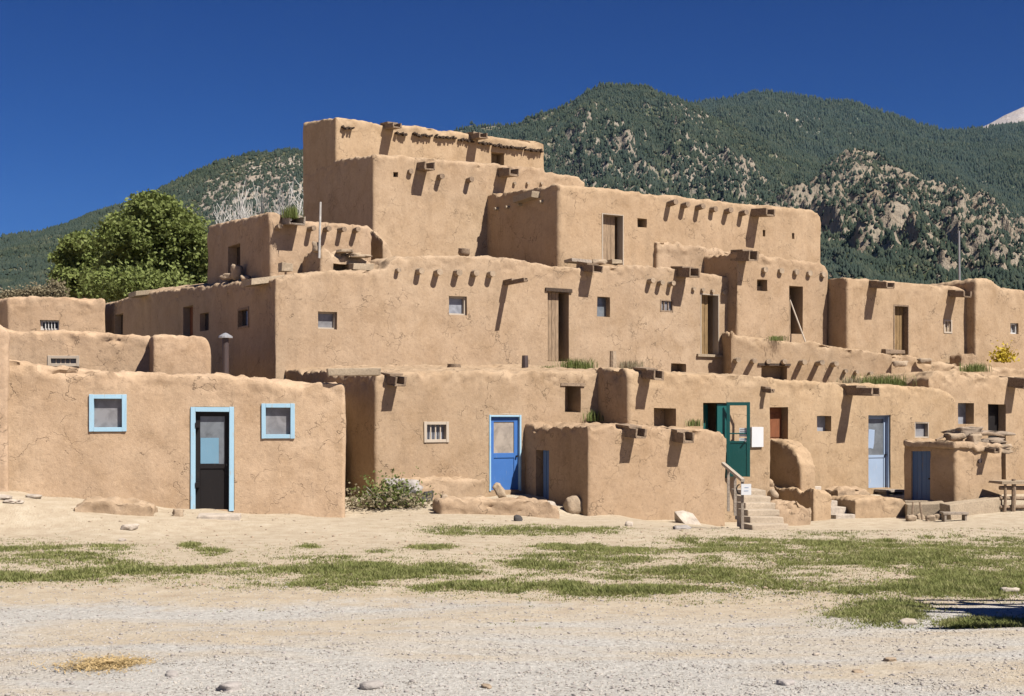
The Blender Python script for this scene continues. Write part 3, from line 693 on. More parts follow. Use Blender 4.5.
def ground_mat():
    m, nt, b = nodes('dirt'); P = pos(nt)
    n1 = noise(nt, .5, 5, .6, P); n2 = noise(nt, 3.5, 6, .65, P); n3 = noise(nt, 28, 5, .7, P); n4 = noise(nt, 120, 3, .6, P)
    dirt = ramp(nt, n2, [(.28, (.36, .285, .20)), (.5, (.425, .35, .252)), (.75, (.50, .43, .325))])
    grav = ramp(nt, n3, [(.26, (.22, .20, .168)), (.42, (.36, .337, .30)), (.55, (.44, .418, .378)), (.72, (.58, .56, .515))])
    sep = N(nt, 'ShaderNodeSeparateXYZ'); L(nt, P, sep.inputs[0])
    # gravel forecourt in front of about y = 13.6 m, sandier towards the right
    ad = N(nt, 'ShaderNodeMath', operation='MULTIPLY_ADD'); L(nt, n1, ad.inputs[0]); ad.inputs[1].default_value = -2.6; L(nt, sep.outputs[1], ad.inputs[2])
    ed = N(nt, 'ShaderNodeMath', operation='MULTIPLY_ADD'); L(nt, n2, ed.inputs[0]); ed.inputs[1].default_value = -1.2; L(nt, ad.outputs[0], ed.inputs[2])
    gm = mapr(nt, ed.outputs[0], 11.2, 10.6, 0, 1)
    sand = noise(nt, .42, 5, .62, scaled(nt, P, (.45, 1.5, 1)), .4)
    gs = N(nt, 'ShaderNodeMath', operation='MULTIPLY'); L(nt, gm, gs.inputs[0]); L(nt, mapr(nt, sand, .47, .60, 1, .12), gs.inputs[1])
    base = mix(nt, gs.outputs[0], dirt, grav)
    base = mix(nt, mapr(nt, n3, .56, .72, 0, .35), base, (.55, .49, .40))
    base = mix(nt, mapr(nt, n4, .38, .28, 0, .45), base, (.2, .15, .11))
    L(nt, base, b.inputs['Base Color']); b.inputs['Roughness'].default_value = .97; b.inputs['Specular IOR Level'].default_value = .1
    a = bump(nt, None, n2, .5, .05); c_ = bump(nt, None, n3, .7, .03, a); bump(nt, b, n4, .6, .008, c_)
ground_mat()
go = mesh_np('ground', np.stack([gxx, gyy, gzz], -1).reshape(-1, 3), quads, M['dirt'], smooth=True); tag(go, kind='structure')
# ---------------------------------------------------------------- mountains
def hill_mat(name, rockc, soil, green, rock_amt):
    m, nt, b = nodes(name); g = N(nt, 'ShaderNodeNewGeometry'); P = g.outputs['Position']
    n1 = noise(nt, .004, 6, .6, P); n2 = noise(nt, .02, 6, .65, P); n3 = noise(nt, .09, 5, .7, P)
    at = N(nt, 'ShaderNodeAttribute'); at.attribute_name = 'rock'
    rk = ramp(nt, n3, [(.25, tuple(v * .45 for v in rockc)), (.48, rockc), (.75, tuple(min(1, v * 1.35) for v in rockc))])
    rk = mix(nt, mapr(nt, n2, .45, .7, 0, .5), rk, (rockc[0] * .95, rockc[1] * .8, rockc[2] * .66))
    gr = ramp(nt, n3, [(.35, green), (.55, tuple((a + c) / 2 for a, c in zip(green, soil))), (.7, soil)])
    ma = N(nt, 'ShaderNodeMath', operation='MULTIPLY_ADD'); L(nt, n3, ma.inputs[0]); ma.inputs[1].default_value = .7; L(nt, at.outputs['Fac'], ma.inputs[2])
    fac = mapr(nt, ma.outputs[0], .78 - rock_amt, .92 - rock_amt, 0, 1)
    L(nt, mix(nt, fac, gr, rk), b.inputs['Base Color']); b.inputs['Roughness'].default_value = 1; b.inputs['Specular IOR Level'].default_value = 0
    n_ = bump(nt, None, n2, 1, 14); bump(nt, b, n3, 1, 5, n_); return m
hill_mat('near_hill', (.30, .265, .22), (.16, .14, .085), (.045, .06, .03), .0)
hill_mat('mountain_side', (.23, .20, .16), (.13, .125, .075), (.04, .058, .032), .0)
hill_mat('crag_side', (.225, .19, .145), (.12, .115, .065), (.04, .058, .03), .12)
hill_mat('far_side', (.34, .31, .27), (.06, .075, .045), (.03, .048, .03), -.12)
hill_mat('bare_peak', (.40, .36, .34), (.35, .32, .29), (.3, .27, .24), .5)
m, nt, b = nodes('conifer'); P = pos(nt); g_ = noise(nt, .05, 4, .7, P); g2_ = noise(nt, .006, 4, .6, P)
cc = ramp(nt, g_, [(.25, (.02, .03, .021)), (.5, (.036, .047, .032)), (.68, (.075, .08, .05)), (.8, (.12, .115, .075))])
L(nt, mix(nt, mapr(nt, g2_, .4, .65, 0, .5), cc, (.035, .05, .045)), b.inputs['Base Color']); b.inputs['Roughness'].default_value = 1; b.inputs['Specular IOR Level'].default_value = 0

def hill_layer(name, crest, r0, r1, foot, mat, amp=30, sc=160, p=1.15, seed=0, nu=460, ntt=150, rock=(0, 1), crag=0, trees=0, th=(8, 13), wid=.26, tm='conifer', rock_f=None, keep=None, pr=(-170, 1194), rmin=.24):
    px = np.linspace(pr[0], pr[1], nu); t = np.linspace(0, 1, ntt); cx = np.array(crest, float)
    cy = np.interp(px, cx[:, 0], cx[:, 1]); cy = cy + 1.2 * fbm(px / 17, seed, .5, 3)
    k = np.ones(5) / 5; cy = np.convolve(np.pad(cy, 2, mode='edge'), k, 'valid')
    def surf(PX, T):
        CY = np.interp(PX, px, cy); r = r0 + (r1 - r0) * T
        x = (PX - CX) / F * r; zc = gz(CY, r1); z0 = gz(foot, r0)
        tt = np.clip(T, 0, 1); z = z0 + (zc - z0) * tt ** p
        rg = fbm(x / sc + seed, r / (sc * 2.6), seed * 3.1, 5, .5, True); sm = fbm(x / sc * 3 + seed, r / sc * 2.5, 7.7 + seed, 4)
        low = np.clip(T / .35, -1, 0); z = np.where(T < 0, z0 * (1 + low) + 5 * low, z)
        env = .22 + .78 * np.clip(1 - tt ** 4, 0, 1)
        rk = .5 + .5 * fbm(x / (sc * 1.3) + 31 + seed, r / (sc * 1.6), 4.4, 4, .55) + .22 * fbm(x / 38 + seed, r / 60, 8.4, 3, .6)
        if rock_f is not None: rk = rk + rock_f(PX, tt)
        env = env * (1 + low)
        z = z + env * (amp * (rg - .2) + amp * .28 * sm)
        if crag:
            cr = fbm(x / 55 + seed, r / 90, 1.3, 4, .55, True); z = z + crag * sstep(.42, .62, rk) * (np.maximum(cr, -.1) ** 1 ) * (.35 + .65 * env)
        over = np.clip(T - 1, 0, 1); z = z - over * (zc - z0) * 2.0
        return x, r, z, rk
    T = np.concatenate([np.linspace(-.35, -.012, 24), t, [1.04, 1.12, 1.3]])
    PX, TT = np.meshgrid(px, T); x, y, z, rk = surf(PX, TT)
    ny, nx = x.shape; idx = np.arange(ny * nx).reshape(ny, nx)
    q = np.stack([idx[:-1, :-1], idx[:-1, 1:], idx[1:, 1:], idx[1:, :-1]], -1).reshape(-1, 4)
    o = mesh_np(name, np.stack([x, y, z], -1).reshape(-1, 3), q, M[mat], smooth=True); tag(o, kind='structure')
    at = o.data.attributes.new('rock', 'FLOAT', 'POINT')
    # slope adds bare rock
    gzx = np.gradient(z, axis=1) / np.maximum(np.gradient(x, axis=1), 1e-3)
    rr = np.clip(rk + .25 * (np.abs(gzx) - .6), 0, 1)
    at.data.foreach_set('value', rr.astype(np.float32).ravel())
    if trees:
        n = int(trees * 2.5)
        tpx = rng.uniform(pr[0] + 5, pr[1] - 5, n); tt = rng.uniform(-.3, 1.0, n)
        x, y, z, rk = surf(tpx, tt); x2, y2, z2, _ = surf(tpx + 1.5, tt)
        sl = np.abs((z2 - z) / np.maximum(np.hypot(x2 - x, 1e-6), 1e-6))
        dens = sstep(rock[1], rock[0], rk) * sstep(2.2, .9, sl)
        clump = sstep(-.35, .25, fbm(x / 45, y / 45, 3 + seed, 3))
        ok = rng.random(n) < (rmin + (1 - rmin) * dens * (.35 + .65 * clump))
        if keep is not None: ok &= keep(tpx, tt)
        x, y, z = x[ok], y[ok], z[ok]; n = len(x)
        h = rng.uniform(th[0], th[1], n) * (.7 + .5 * rng.random(n)); w = h * wid * rng.uniform(.75, 1.35, n); seg = 6
        a = rng.uniform(0, 6.28, n)[:, None] + np.arange(seg) * 2 * math.pi / seg; jr = rng.uniform(.65, 1.25, (n, seg))
        bx = x[:, None] + np.cos(a) * w[:, None] * jr; by = y[:, None] + np.sin(a) * w[:, None] * jr; bz = (z + h * .12)[:, None] + rng.uniform(-.08, .1, (n, seg)) * h[:, None]
        mx = x[:, None] + np.cos(a + .5) * w[:, None] * .62 * jr; my = y[:, None] + np.sin(a + .5) * w[:, None] * .62 * jr; mz = (z + h * .55)[:, None] + rng.uniform(-.06, .06, (n, seg)) * h[:, None]
        V = np.concatenate([np.stack([bx, by, bz], -1), np.stack([mx, my, mz], -1), np.stack([x, y, z + h], -1)[:, None], np.stack([x, y, z - h * .05], -1)[:, None]], 1)
        st = 2 * seg + 2; k = np.arange(seg); k2 = (k + 1) % seg
        f1 = np.stack([k, k2, seg + k], -1); f2 = np.stack([k2, seg + k2, seg + k], -1); f3 = np.stack([seg + k, seg + k2, np.full(seg, 2 * seg)], -1)
        ff = np.concatenate([f1, f2, f3]); Fc = (np.arange(n) * st)[:, None, None] + ff[None]
        fo = mesh_np('forest', V.reshape(-1, 3), Fc.reshape(-1, 3), M[tm]); tag(fo, kind='stuff')
        fo['label'] = {'near_hill': 'dark pinyon and juniper forest dotted over the near hill'}.get(name, 'dark conifer forest covering the mountain side'); fo['category'] = 'forest'
    return o
left_rock = lambda p, t: .44 * np.exp(-((p - 255) / 55) ** 2) * sstep(.25, .6, t) * sstep(1.0, .8, t) - .12
hill_layer('near_hill', [(-170, 290), (-60, 262), (0, 236), (40, 230), (70, 224), (100, 213), (140, 200), (180, 180), (220, 160), (250, 152), (290, 150), (310, 153), (400, 168), (470, 195), (560, 240), (700, 300), (1194, 330)],
           700, 1700, 400, 'near_hill', 20, 150, 1.1, 3, trees=80000, th=(2.6, 4.6), wid=.42, rock=(.42, .62), rock_f=left_rock, keep=lambda p, t: p < 420, pr=(-360, 520))
def main_rock(p, t):
    s = lambda a, b, ra, rb, k: k * np.exp(-((p - a) / ra) ** 2 - ((t - b) / rb) ** 2)
    return .5 * (s(665, .72, 20, .08, .3) + s(700, .55, 40, .12, .28) + s(620, .50, 18, .08, .34) + s(580, .80, 22, .06, .3) + s(770, .5, 60, .3, .18) + s(430, .85, 60, .15, .2)) - .07
hill_layer('mountain', [(-170, 330), (250, 300), (330, 210), (380, 160), (430, 135), (470, 125), (520, 115), (545, 107), (565, 99), (590, 86), (610, 82), (635, 82), (655, 88), (690, 100), (730, 122), (760, 134), (800, 150), (850, 178), (950, 240), (1194, 330)],
           1500, 3000, 330, 'mountain_side', 85, 300, 1.1, 1, pr=(200, 1060), trees=100000, th=(5, 9.5), wid=.28, rock=(.58, .80), crag=35, rock_f=main_rock, keep=lambda p, t: (p > 330) & (p < 900))
crag_rock = lambda p, t: .14 + .12 * sstep(.35, .75, t) - .3 * sstep(.28, .12, t) - .25 * np.exp(-((p - 845) / 30) ** 2 - ((t - .3) / .2) ** 2)
hill_layer('crag_ridge', [(-170, 330), (560, 330), (640, 262), (700, 230), (760, 206), (800, 192), (822, 174), (836, 163), (850, 160), (866, 163), (882, 170), (911, 183), (930, 192), (948, 195), (960, 187), (968, 202), (980, 199), (993, 206), (1009, 220), (1024, 228), (1194, 250)],
           1100, 2200, 330, 'crag_side', 42, 150, 1.05, 5, pr=(520, 1360), rmin=.10, trees=64000, th=(3.8, 7), wid=.33, rock=(.66, .92), crag=48, rock_f=crag_rock, keep=lambda p, t: p > 600)
hill_layer('forest_ridge', [(-170, 330), (560, 240), (640, 160), (720, 112), (780, 108), (815, 117), (844, 124), (882, 130), (930, 141), (980, 147), (1024, 149), (1194, 140)],
           2600, 4200, 300, 'far_side', 60, 330, 1.05, 8, pr=(540, 1360), trees=64000, th=(10, 16), wid=.23, rock=(.66, .85), keep=lambda p, t: p > 640)
hill_layer('back_ridge', [(-170, 330), (500, 200), (600, 130), (690, 105), (740, 96), (770, 93), (800, 96), (822, 100), (847, 102), (876, 109), (917, 123), (945, 131), (968, 131), (1002, 128), (1024, 125), (1194, 114)],
           4300, 5600, 220, 'far_side', 60, 400, 1.0, 11, pr=(480, 1360), trees=44000, th=(13, 20), wid=.22, rock=(.7, .9), keep=lambda p, t: (p > 660) & (t > .4))
hill_layer('bare_peak', [(-170, 330), (800, 200), (940, 150), (975, 131), (990, 124), (1005, 117), (1024, 107), (1060, 99), (1120, 95), (1194, 100)],
           6000, 7600, 220, 'bare_peak', 60, 420, 1.0, 14, pr=(800, 1360), nu=240, ntt=80)
# ---------------------------------------------------------------- trees and plants
def leaf_mat(name, cols, sc=3, trans=.32):
    m, nt, b = nodes(name); P = pos(nt); g = noise(nt, sc, 4, .7, P); g2 = noise(nt, .6, 3, .6, P)
    c_ = ramp(nt, g, [(.3, cols[0]), (.5, cols[1]), (.72, cols[2])]); c_ = mix(nt, mapr(nt, g2, .4, .65, 0, .4), c_, cols[1])
    L(nt, c_, b.inputs['Base Color']); b.inputs['Roughness'].default_value = .7; b.inputs['Specular IOR Level'].default_value = .2
    t = N(nt, 'ShaderNodeBsdfTranslucent'); L(nt, c_, t.inputs['Color']); mx = N(nt, 'ShaderNodeMixShader'); mx.inputs[0].default_value = trans
    out = nt.nodes['Material Output']; L(nt, b.outputs[0], mx.inputs[1]); L(nt, t.outputs[0], mx.inputs[2]); L(nt, mx.outputs[0], out.inputs['Surface']); return m
leaf_mat('tree_leaf', ((.11, .145, .035), (.175, .21, .06), (.27, .295, .12)))
leaf_mat('weed_leaf', ((.08, .11, .03), (.14, .175, .05), (.27, .27, .12)), 12)
leaf_mat('grass_blade', ((.11, .13, .036), (.19, .205, .066), (.37, .335, .17)), 4.5)
leaf_mat('dry_leaf', ((.17, .14, .085), (.26, .22, .14), (.36, .32, .21)), 3)
leaf_mat('yellow_leaf', ((.3, .24, .03), (.5, .38, .04), (.6, .5, .1)), 8)
leaf_mat('straw', ((.28, .19, .085), (.42, .30, .14), (.54, .41, .23)), 14, .05)
def cards(C, size, updown=0.0, elong=1.6):
    """one leaf-like rhombus per centre, random facing"""
    n = len(C); d = rng.normal(size=(n, 3)); d[:, 2] *= .8; d /= np.linalg.norm(d, axis=1)[:, None]
    e = rng.normal(size=(n, 3)); e -= d * (e * d).sum(1)[:, None]; e /= np.linalg.norm(e, axis=1)[:, None]
    s = (size * rng.uniform(.6, 1.3, n))[:, None]
    V = np.stack([C - d * s * elong * .5, C + e * s * .5, C + d * s * elong * .5, C - e * s * .5], 1)
    return V.reshape(-1, 3), (np.arange(n) * 4)[:, None] + np.arange(4)
def limbs(base, h, n, spread, mb, r0, lean=(0, 0)):
    """trunk with limbs; returns limb end points"""
    top = Vector(base) + Vector((lean[0], lean[1], h * .55)); ends = []
    pts = [Vector(base) - Z3 * .3, Vector(base) + Vector((lean[0] * .3 + .1, lean[1] * .3, h * .25)), top]
    mb.tube(pts, [r0, r0 * .75, r0 * .5], 9)
    for i in range(n):
        t = random.uniform(.35, 1); s = pts[1].lerp(top, t) if random.random() < .8 else pts[0].lerp(pts[1], .9)
        a = i * 2.4 + random.uniform(-.4, .4); L_ = spread * random.uniform(.6, 1.05); e = s + Vector((math.cos(a) * L_, math.sin(a) * L_, h * random.uniform(.12, .42)))
        m_ = s.lerp(e, .5) + Vector((random.uniform(-.3, .3), random.uniform(-.3, .3), random.uniform(-.1, .35)))
        mb.tube([s, m_, e], [r0 * .38, r0 * .25, r0 * .08], 6); ends.append(e); ends.append(m_)
        for k in range(3):
            e2 = m_.lerp(e, random.random()) + Vector((random.uniform(-1, 1), random.uniform(-1, 1), random.uniform(.1, 1))) * spread * .3
            mb.tube([m_.lerp(e, .3), e2], [r0 * .14, r0 * .04], 5); ends.append(e2)
    return ends
def leafy_tree(px, Y, clumps, n, label, leafs=.2, grp=None):
    zb = .2; base = (gx(px, Y), Y, zb); r = thing('leafy_tree', base, label, 'tree', grp)
    cs = []
    for (a, b_, rp, ry) in clumps:
        sc = Y / F
        for rep in range(2):
            cs.append((gx(a, Y) + random.uniform(-.3, .3), Y + random.uniform(-1.6, 1.6) * rp * sc * .6, gz(b_, Y), rp * sc, rp * sc, ry * sc))
    htop = max(c_[2] + c_[5] for c_ in cs)
    mb = MB(); limbs(base, htop * .8, 9, (max(c_[0] for c_ in cs) - min(c_[0] for c_ in cs)) * .42, mb, .38); 
    for c_ in cs[::2]: mb.tube([Vector(base) + Z3 * htop * .42, Vector((c_[0], c_[1], c_[2] - c_[5] * .5)), Vector((c_[0] + .2, c_[1], c_[2] + c_[5] * .4))], [.12, .07, .02], 5)
    mb.build('trunk', M['bark'], r)
    P_ = []; tot = sum(c_[3] * c_[5] for c_ in cs)
    for c_ in cs:
        k = int(n * c_[3] * c_[5] / tot); sub = max(6, k // 45)
        d = rng.normal(size=(sub, 3)); d /= np.linalg.norm(d, axis=1)[:, None]; d *= (rng.random((sub, 1)) ** .45)
        cc_ = np.array(c_[:3]) + d * np.array(c_[3:]); which = rng.integers(0, sub, k)
        rr = c_[3] * rng.uniform(.14, .3, sub)[which]
        P_.append(cc_[which] + rng.normal(size=(k, 3)) * rr[:, None] * np.array([.75, .75, .5]))
    V, Fc = cards(np.concatenate(P_), leafs); o = mesh_np('crown', V, Fc, M['tree_leaf'], r, base); return r
leafy_tree(158, 58, [(150, 212, 24, 15), (172, 228, 30, 18), (135, 240, 28, 18), (185, 248, 24, 20), (160, 262, 40, 20), (122, 268, 26, 18), (195, 272, 16, 18), (150, 288, 50, 14), (140, 222, 18, 12), (165, 206, 14, 9)], 70000, 'large green leafy tree rising behind the adobe roofs, at the left', .115)
leafy_tree(88, 62, [(82, 248, 20, 11), (72, 262, 16, 12), (95, 266, 24, 16), (80, 282, 22, 14), (104, 284, 22, 14), (100, 252, 16, 10)], 34000, 'smaller round green tree left of the large leafy tree', .115)
def dead_tree(px, Y, ptop, spreadpx, label, grp):
    base = Vector((gx(px, Y), Y, .2)); H = gz(ptop, Y); r = tag(bpy.data.objects.new('dead_tree', None), label, 'tree', grp); COL.objects.link(r); r.location = base
    mb = MB(); tw = MB()
    def br(p, d, ln, rad, lv):
        q = p; pts = [p]; dd = d.copy(); rads = [rad]
        for i in range(3):
            dd = (dd + Vector((random.uniform(-.28, .28), random.uniform(-.28, .28), random.uniform(-.12, .2)))).normalized(); q = q + dd * ln / 3; pts.append(q); rads.append(max(.022, rad * (1 - .2 * (i + 1))))
        (mb if lv < 2 else tw).tube(pts, rads, 6 if lv < 2 else 4, caps=False)
        if lv < 4:
            for k in range((8, 6, 5, 4)[lv]):
                s = pts[random.randint(1, 3)] if lv else pts[random.randint(2, 3)]; nd = (dd * .7 + Vector((random.uniform(-1, 1), random.uniform(-1, 1), random.uniform(-.25, .75)))).normalized()
                br(s, nd, ln * random.uniform(.5, .72), rad * .5, lv + 1)
    sp = spreadpx * Y / F
    br(base, Vector((random.uniform(-.1, .1), 0, 1)), H * .5, .26, 0)
    k = (H - .2) / max(max(v.co.z for v in mb.bm.verts), max(v.co.z for v in tw.bm.verts))
    for b_ in (mb.bm, tw.bm):
        for v in b_.verts:
            q = (v.co - base) * k; rr = math.hypot(q.x, q.y); f_ = 1 if rr < 1e-4 else sp * math.tanh(rr / sp) / rr; v.co = base + Vector((q.x * f_, q.y * f_, q.z))
    mb.build('trunk', M['dead_branch'], r); tw.build('branches', M['dead_branch'], r); return r
for i, (px, Y, pt_) in enumerate(((236, 66, 176), (262, 63, 172), (288, 65, 168), (305, 70, 170), (214, 68, 196), (250, 72, 184))):
    dead_tree(px, Y, pt_, 30, 'bare white dead tree behind the ruined third storey room', 'bare dead trees behind the pueblo')
def bush(name, px, py, Y, wpx, hpx, n, mat, leafs, label, cat='bush', grp=None, z=None):
    x = gx(px, Y); zb = gz(py, Y) if z is None else z; w = wpx * Y / F / 2; hh = hpx * Y / F
    C = rng.normal(size=(n, 3)) * np.array([.42, .42, .3]); C = np.clip(C, -1.1, 1.1); C[:, 2] = np.abs(C[:, 2]) * 1.6
    C = np.array([x, Y, zb]) + C * np.array([w, w * .7, hh * .75]); V, Fc = cards(C, leafs)
    o = mesh_np(name, V, Fc, M[mat], None, (x, Y, zb)); return tag(o, label, cat, grp)
for i, (px, wp, hp) in enumerate(((14, 30, 9), (38, 30, 13), (56, 22, 17))):
    bush('dry_shrub', px, 299, 60, wp, hp, 6000, 'dry_leaf', .07, 'pale dry shrub showing over the distant roofs at far left', 'bush', 'dry shrubs beyond the far left roof')
# tufts on the terraces
def tuft(px, py, Y, wpx, hpx, n, label, mat='weed_leaf', cat='grass tuft', name='grass_tuft', blade=.006, z=None, grp=None):
    n = int(n * 1.8); x = gx(px, Y); zb = gz(py, Y) if z is None else z; w = wpx * Y / F / 2; hh = hpx * Y / F * .8
    bx = x + rng.normal(size=n) * w * .5; by = Y + rng.normal(size=n) * min(w, .5) * .5
    h = hh * rng.uniform(.45, 1.1, n); ang = rng.uniform(0, 6.28, n); ln = h * rng.uniform(.05, .55, n); s = blade * rng.uniform(.7, 1.4, n)
    pa = ang + 1.57 + rng.uniform(-.6, .6, n)
    A = np.stack([bx - np.cos(pa) * s, by - np.sin(pa) * s, np.full(n, zb - .05)], -1); B = np.stack([bx + np.cos(pa) * s, by + np.sin(pa) * s, np.full(n, zb - .05)], -1)
    Mm = np.stack([bx + np.cos(ang) * ln * .35, by + np.sin(ang) * ln * .35, zb + h * .62], -1); T_ = np.stack([bx + np.cos(ang) * ln, by + np.sin(ang) * ln, zb + h], -1)
    off = np.stack([np.cos(pa) * s, np.sin(pa) * s, 0 * s], -1) * .8
    V = np.stack([A, B, Mm + off, Mm - off, T_], 1).reshape(-1, 3); k = np.arange(n)[:, None] * 5
    Fc = np.concatenate([k + np.array([0, 1, 2]), k + np.array([0, 2, 3]), k + np.array([3, 2, 4])]);
    o = mesh_np(name, V, Fc, M[mat], None, (x, Y, zb)); return tag(o, label, cat, grp)
# ---------------------------------------------------------------- small things
def stone_mesh(sx, sy, sz, seed, sub=3, sharp=.35, sq=.6):
    bm = bmesh.new(); bmesh.ops.create_icosphere(bm, subdivisions=sub, radius=1)
    V = np.array([v.co[:] for v in bm.verts]); Fc = np.array([[v.index for v in f.verts] for f in bm.faces]); bm.free()
    V = np.sign(V) * np.abs(V) ** sq; V /= np.abs(V).max(0)
    n = vnoise(V[:, 0] * 1.3 + seed * 7.1, V[:, 1] * 1.3, V[:, 2] * 1.3) * sharp + vnoise(V[:, 0] * 3.5 + seed * 3.3, V[:, 1] * 3.5, V[:, 2] * 3.5) * sharp * .4
    V = V * (1 + n[:, None]); return V * np.array([sx, sy, sz]), Fc
def stone(name, p, size, mat, label, cat='stone', rz=0, tilt=(0, 0), sub=3, sharp=.3, sq=.6, seed=None, smooth=False, grp=None):
    V, Fc = stone_mesh(*size, random.random() * 90 if seed is None else seed, sub, sharp, sq)
    Rm = np.array((Matrix.Rotation(rz, 3, 'Z') @ Matrix.Rotation(tilt[0], 3, 'X') @ Matrix.Rotation(tilt[1], 3, 'Y')))
    V = V @ Rm.T + np.array(p); o = mesh_np(name, V, Fc, M[mat], None, tuple(p), smooth=smooth); return tag(o, label, cat, grp)
def gnd(px, py, dz=0):
    p = on_ground(px, py); p.z += dz; return p
def sc_at(p): return p.y / F
def block(name, label, cat, px0, px1, ytop, ybot, ang, D, mat='adobe_plaster', lump=1.2, voxel=.045, roof=None, tint=(1, 1, 1), Z=None):
    Z0 = on_ground(px0, ybot).y if Z is None else Z
    w = wall_from(px0, Z0, ang, px1); k = Z0
    rf = roof or [(px0, ytop), (px1, ytop)]
    h_ = House(px0, Z0, ang, px1, D, gz(ybot, Z0) - .5, rf, voxel=voxel, lump=lump)
    h_.build(name, label, cat, mat=mat, single=True, tint=tint); return h_
# left house front
block('adobe_bench', 'low eroded adobe bench at the foot of the low house, under the larger blue window', 'bench', 72, 154, 499, 512, 10, .8, lump=1.1, roof=[(72, 507), (85, 500.5), (110, 499.5), (135, 501), (154, 507)])
stone('stone', gnd(178.5, 516, .05), (.085, .09, .075), 'tan_stone', 'small dark stone left of the light blue door frame', seed=3)
p = gnd(218, 518); a_ = R(8); U = Vector((math.cos(a_), math.sin(a_), 0)); NN = Vector((U.y, -U.x, 0))
m = MB(); m.box(p, U, NN, Z3, -.34, .38, -.16, .2, -.1, .07, .02); o = m.build('doorstep', M['pale_stone'], None, loc=tuple(p), bevel=.02); tag(o, 'flat pale doorstep slab before the dark door with light blue frame', 'step')
for i, (px, py, s_) in enumerate(((3, 499, .10), (10, 503, .07), (33, 498, .09), (18, 503, .06))):
    stone('stone', gnd(px, py, .02), (s_ * 1.5, s_, s_ * .45), 'pale_stone', 'flat pale stone in the dirt bank at far left', grp='flat pale stones in the dirt bank')
# front of the blue door house
f1 = M1.front
block('adobe_bench', 'long adobe bench against the wall below the white barred window', 'bench', 404, 486, 479, 496, A0, 1.0, Z=M1w.at(404)[1] - .75, roof=[(404, 482), (410, 478.5), (450, 478.5), (486, 481)], mat='adobe_rubble')
h_ = block('adobe_platform', 'cracked low adobe platform on the ground before the bright blue door', 'platform', 440, 562, 500, 514, 8, .9, roof=[(440, 503), (447, 499), (500, 498), (535, 498), (550, 502), (562, 510)], mat='adobe_rubble', lump=1.5)
stone('stone', gnd(444, 512, .14), (.09, .12, .17), 'tan_stone', 'dark tan stone at the left end of the cracked platform', seed=12)
stone('stone', Vector(W(500, 492, 29.6)), (.09, .07, .19), 'tan_stone', 'pointed stone leaning at the foot of the bright blue door', tilt=(0, -.5), seed=21)
stone('boulder', gnd(574, 512, .13), (.19, .17, .22), 'tan_stone', 'rounded boulder at the corner of the projecting room', sharp=.22, sq=.75, seed=5, smooth=True)
stone('stone', gnd(541, 511, .08), (.26, .2, .12), 'pale_stone', 'pale rough stone at the right end of the cracked platform', seed=8)
stone('stone', gnd(462, 498, .04), (.12, .08, .04), 'white_stone', 'small flat white stone between bench and platform', seed=9)
stone('stone', gnd(518, 521, .03), (.07, .05, .07), 'dark_rubbish', 'small dark lump on bare dirt before the platform', seed=4)
p = Vector(W(392, 495, 28.3)); p.z = g1(p.x, p.y)
pl = thing('rubbish_pile', tuple(p), 'dark rubbish heap behind the weedy shrub at the house corner', 'rubbish heap')
for i in range(7):
    V, Fc = stone_mesh(random.uniform(.12, .26), random.uniform(.1, .2), random.uniform(.07, .15), i * 3.1, 3, .45)
    q = np.array([p.x + random.uniform(-.05, .75), p.y + random.uniform(-.1, .3), p.z + random.uniform(.08, .34)])
    mesh_np('lump', V + q, Fc, M['dark_rubbish' if i < 4 else 'grey_stone'], pl, tuple(p))
p = gnd(392, 508)
sh = thing('weedy_shrub', tuple(p), 'green weedy shrub with pale stems at the shaded house corner', 'shrub')
C = rng.normal(size=(1900, 3)) * np.array([.30, .2, .16]); C[:, 2] = np.abs(C[:, 2]) * 1.5 + .02; C += np.array(p) + np.array([-.05, .15, 0])
V, Fc = cards(C, .045); mesh_np('foliage', V, Fc, M['weed_leaf'], sh, tuple(p))
C = rng.normal(size=(900, 3)) * np.array([.42, .22, .11]); C[:, 2] = np.abs(C[:, 2]) * 1.4 + .02; C += np.array(p) + np.array([-.15, .0, 0])
V, Fc = cards(C, .05); mesh_np('dry_foliage', V, Fc, M['dry_leaf'], sh, tuple(p))
mb = MB()
for i in range(16):
    a = random.uniform(0, 6.28); mb.tube([p + Vector((random.uniform(-.3, .3), 0, -.03)), p + Vector((math.cos(a) * .5, math.sin(a) * .3, random.uniform(.25, .5)))], [.012, .005], 4)
mb.build('stem', M['dead_branch'], sh)
# stones at the foot of the projecting room
pS = gnd(688, 524); m = MB(); Yq = pS.y
m.prism([Vector((gx(a, Yq + d), Yq + d, gz(b, Yq))) for a, b, d in ((674, 512, .25), (683, 511, .32), (693, 514, .3), (701, 524, .05), (699, 531, -.1), (692, 529, -.12), (683, 522, .0))], Vector((.03, .22, -.2)))
o = m.build('stone', M['pale_stone'], None, loc=tuple(pS), bevel=.02); tag(o, 'big white slab stone lying at the foot of the projecting room', 'stone')
for (px, py, s_, mt, lb, zz) in ((672, 516, (.2, .14, .08), 'pale_stone', 'pale stone just left of the big white slab', .06),
                                 (654, 519, (.2, .13, .06), 'pale_stone', 'low pale stone leftmost of those at the projecting room', .04), (671, 508, (.1, .09, .09), 'tan_stone', 'small tan stone behind the big white slab against the wall', .05),
                                 (682, 529, (.14, .09, .04), 'grey_stone', 'flat grey stone in front of the big white slab', .02), (629, 526, (.07, .06, .05), 'pale_stone', 'lone pale pebble before the projecting room wall', .03)):
    p = gnd(px, py, zz); stone('stone', p, s_, mt, lb, rz=random.uniform(-.3, .3), tilt=(.2, 0), seed=px * .31)
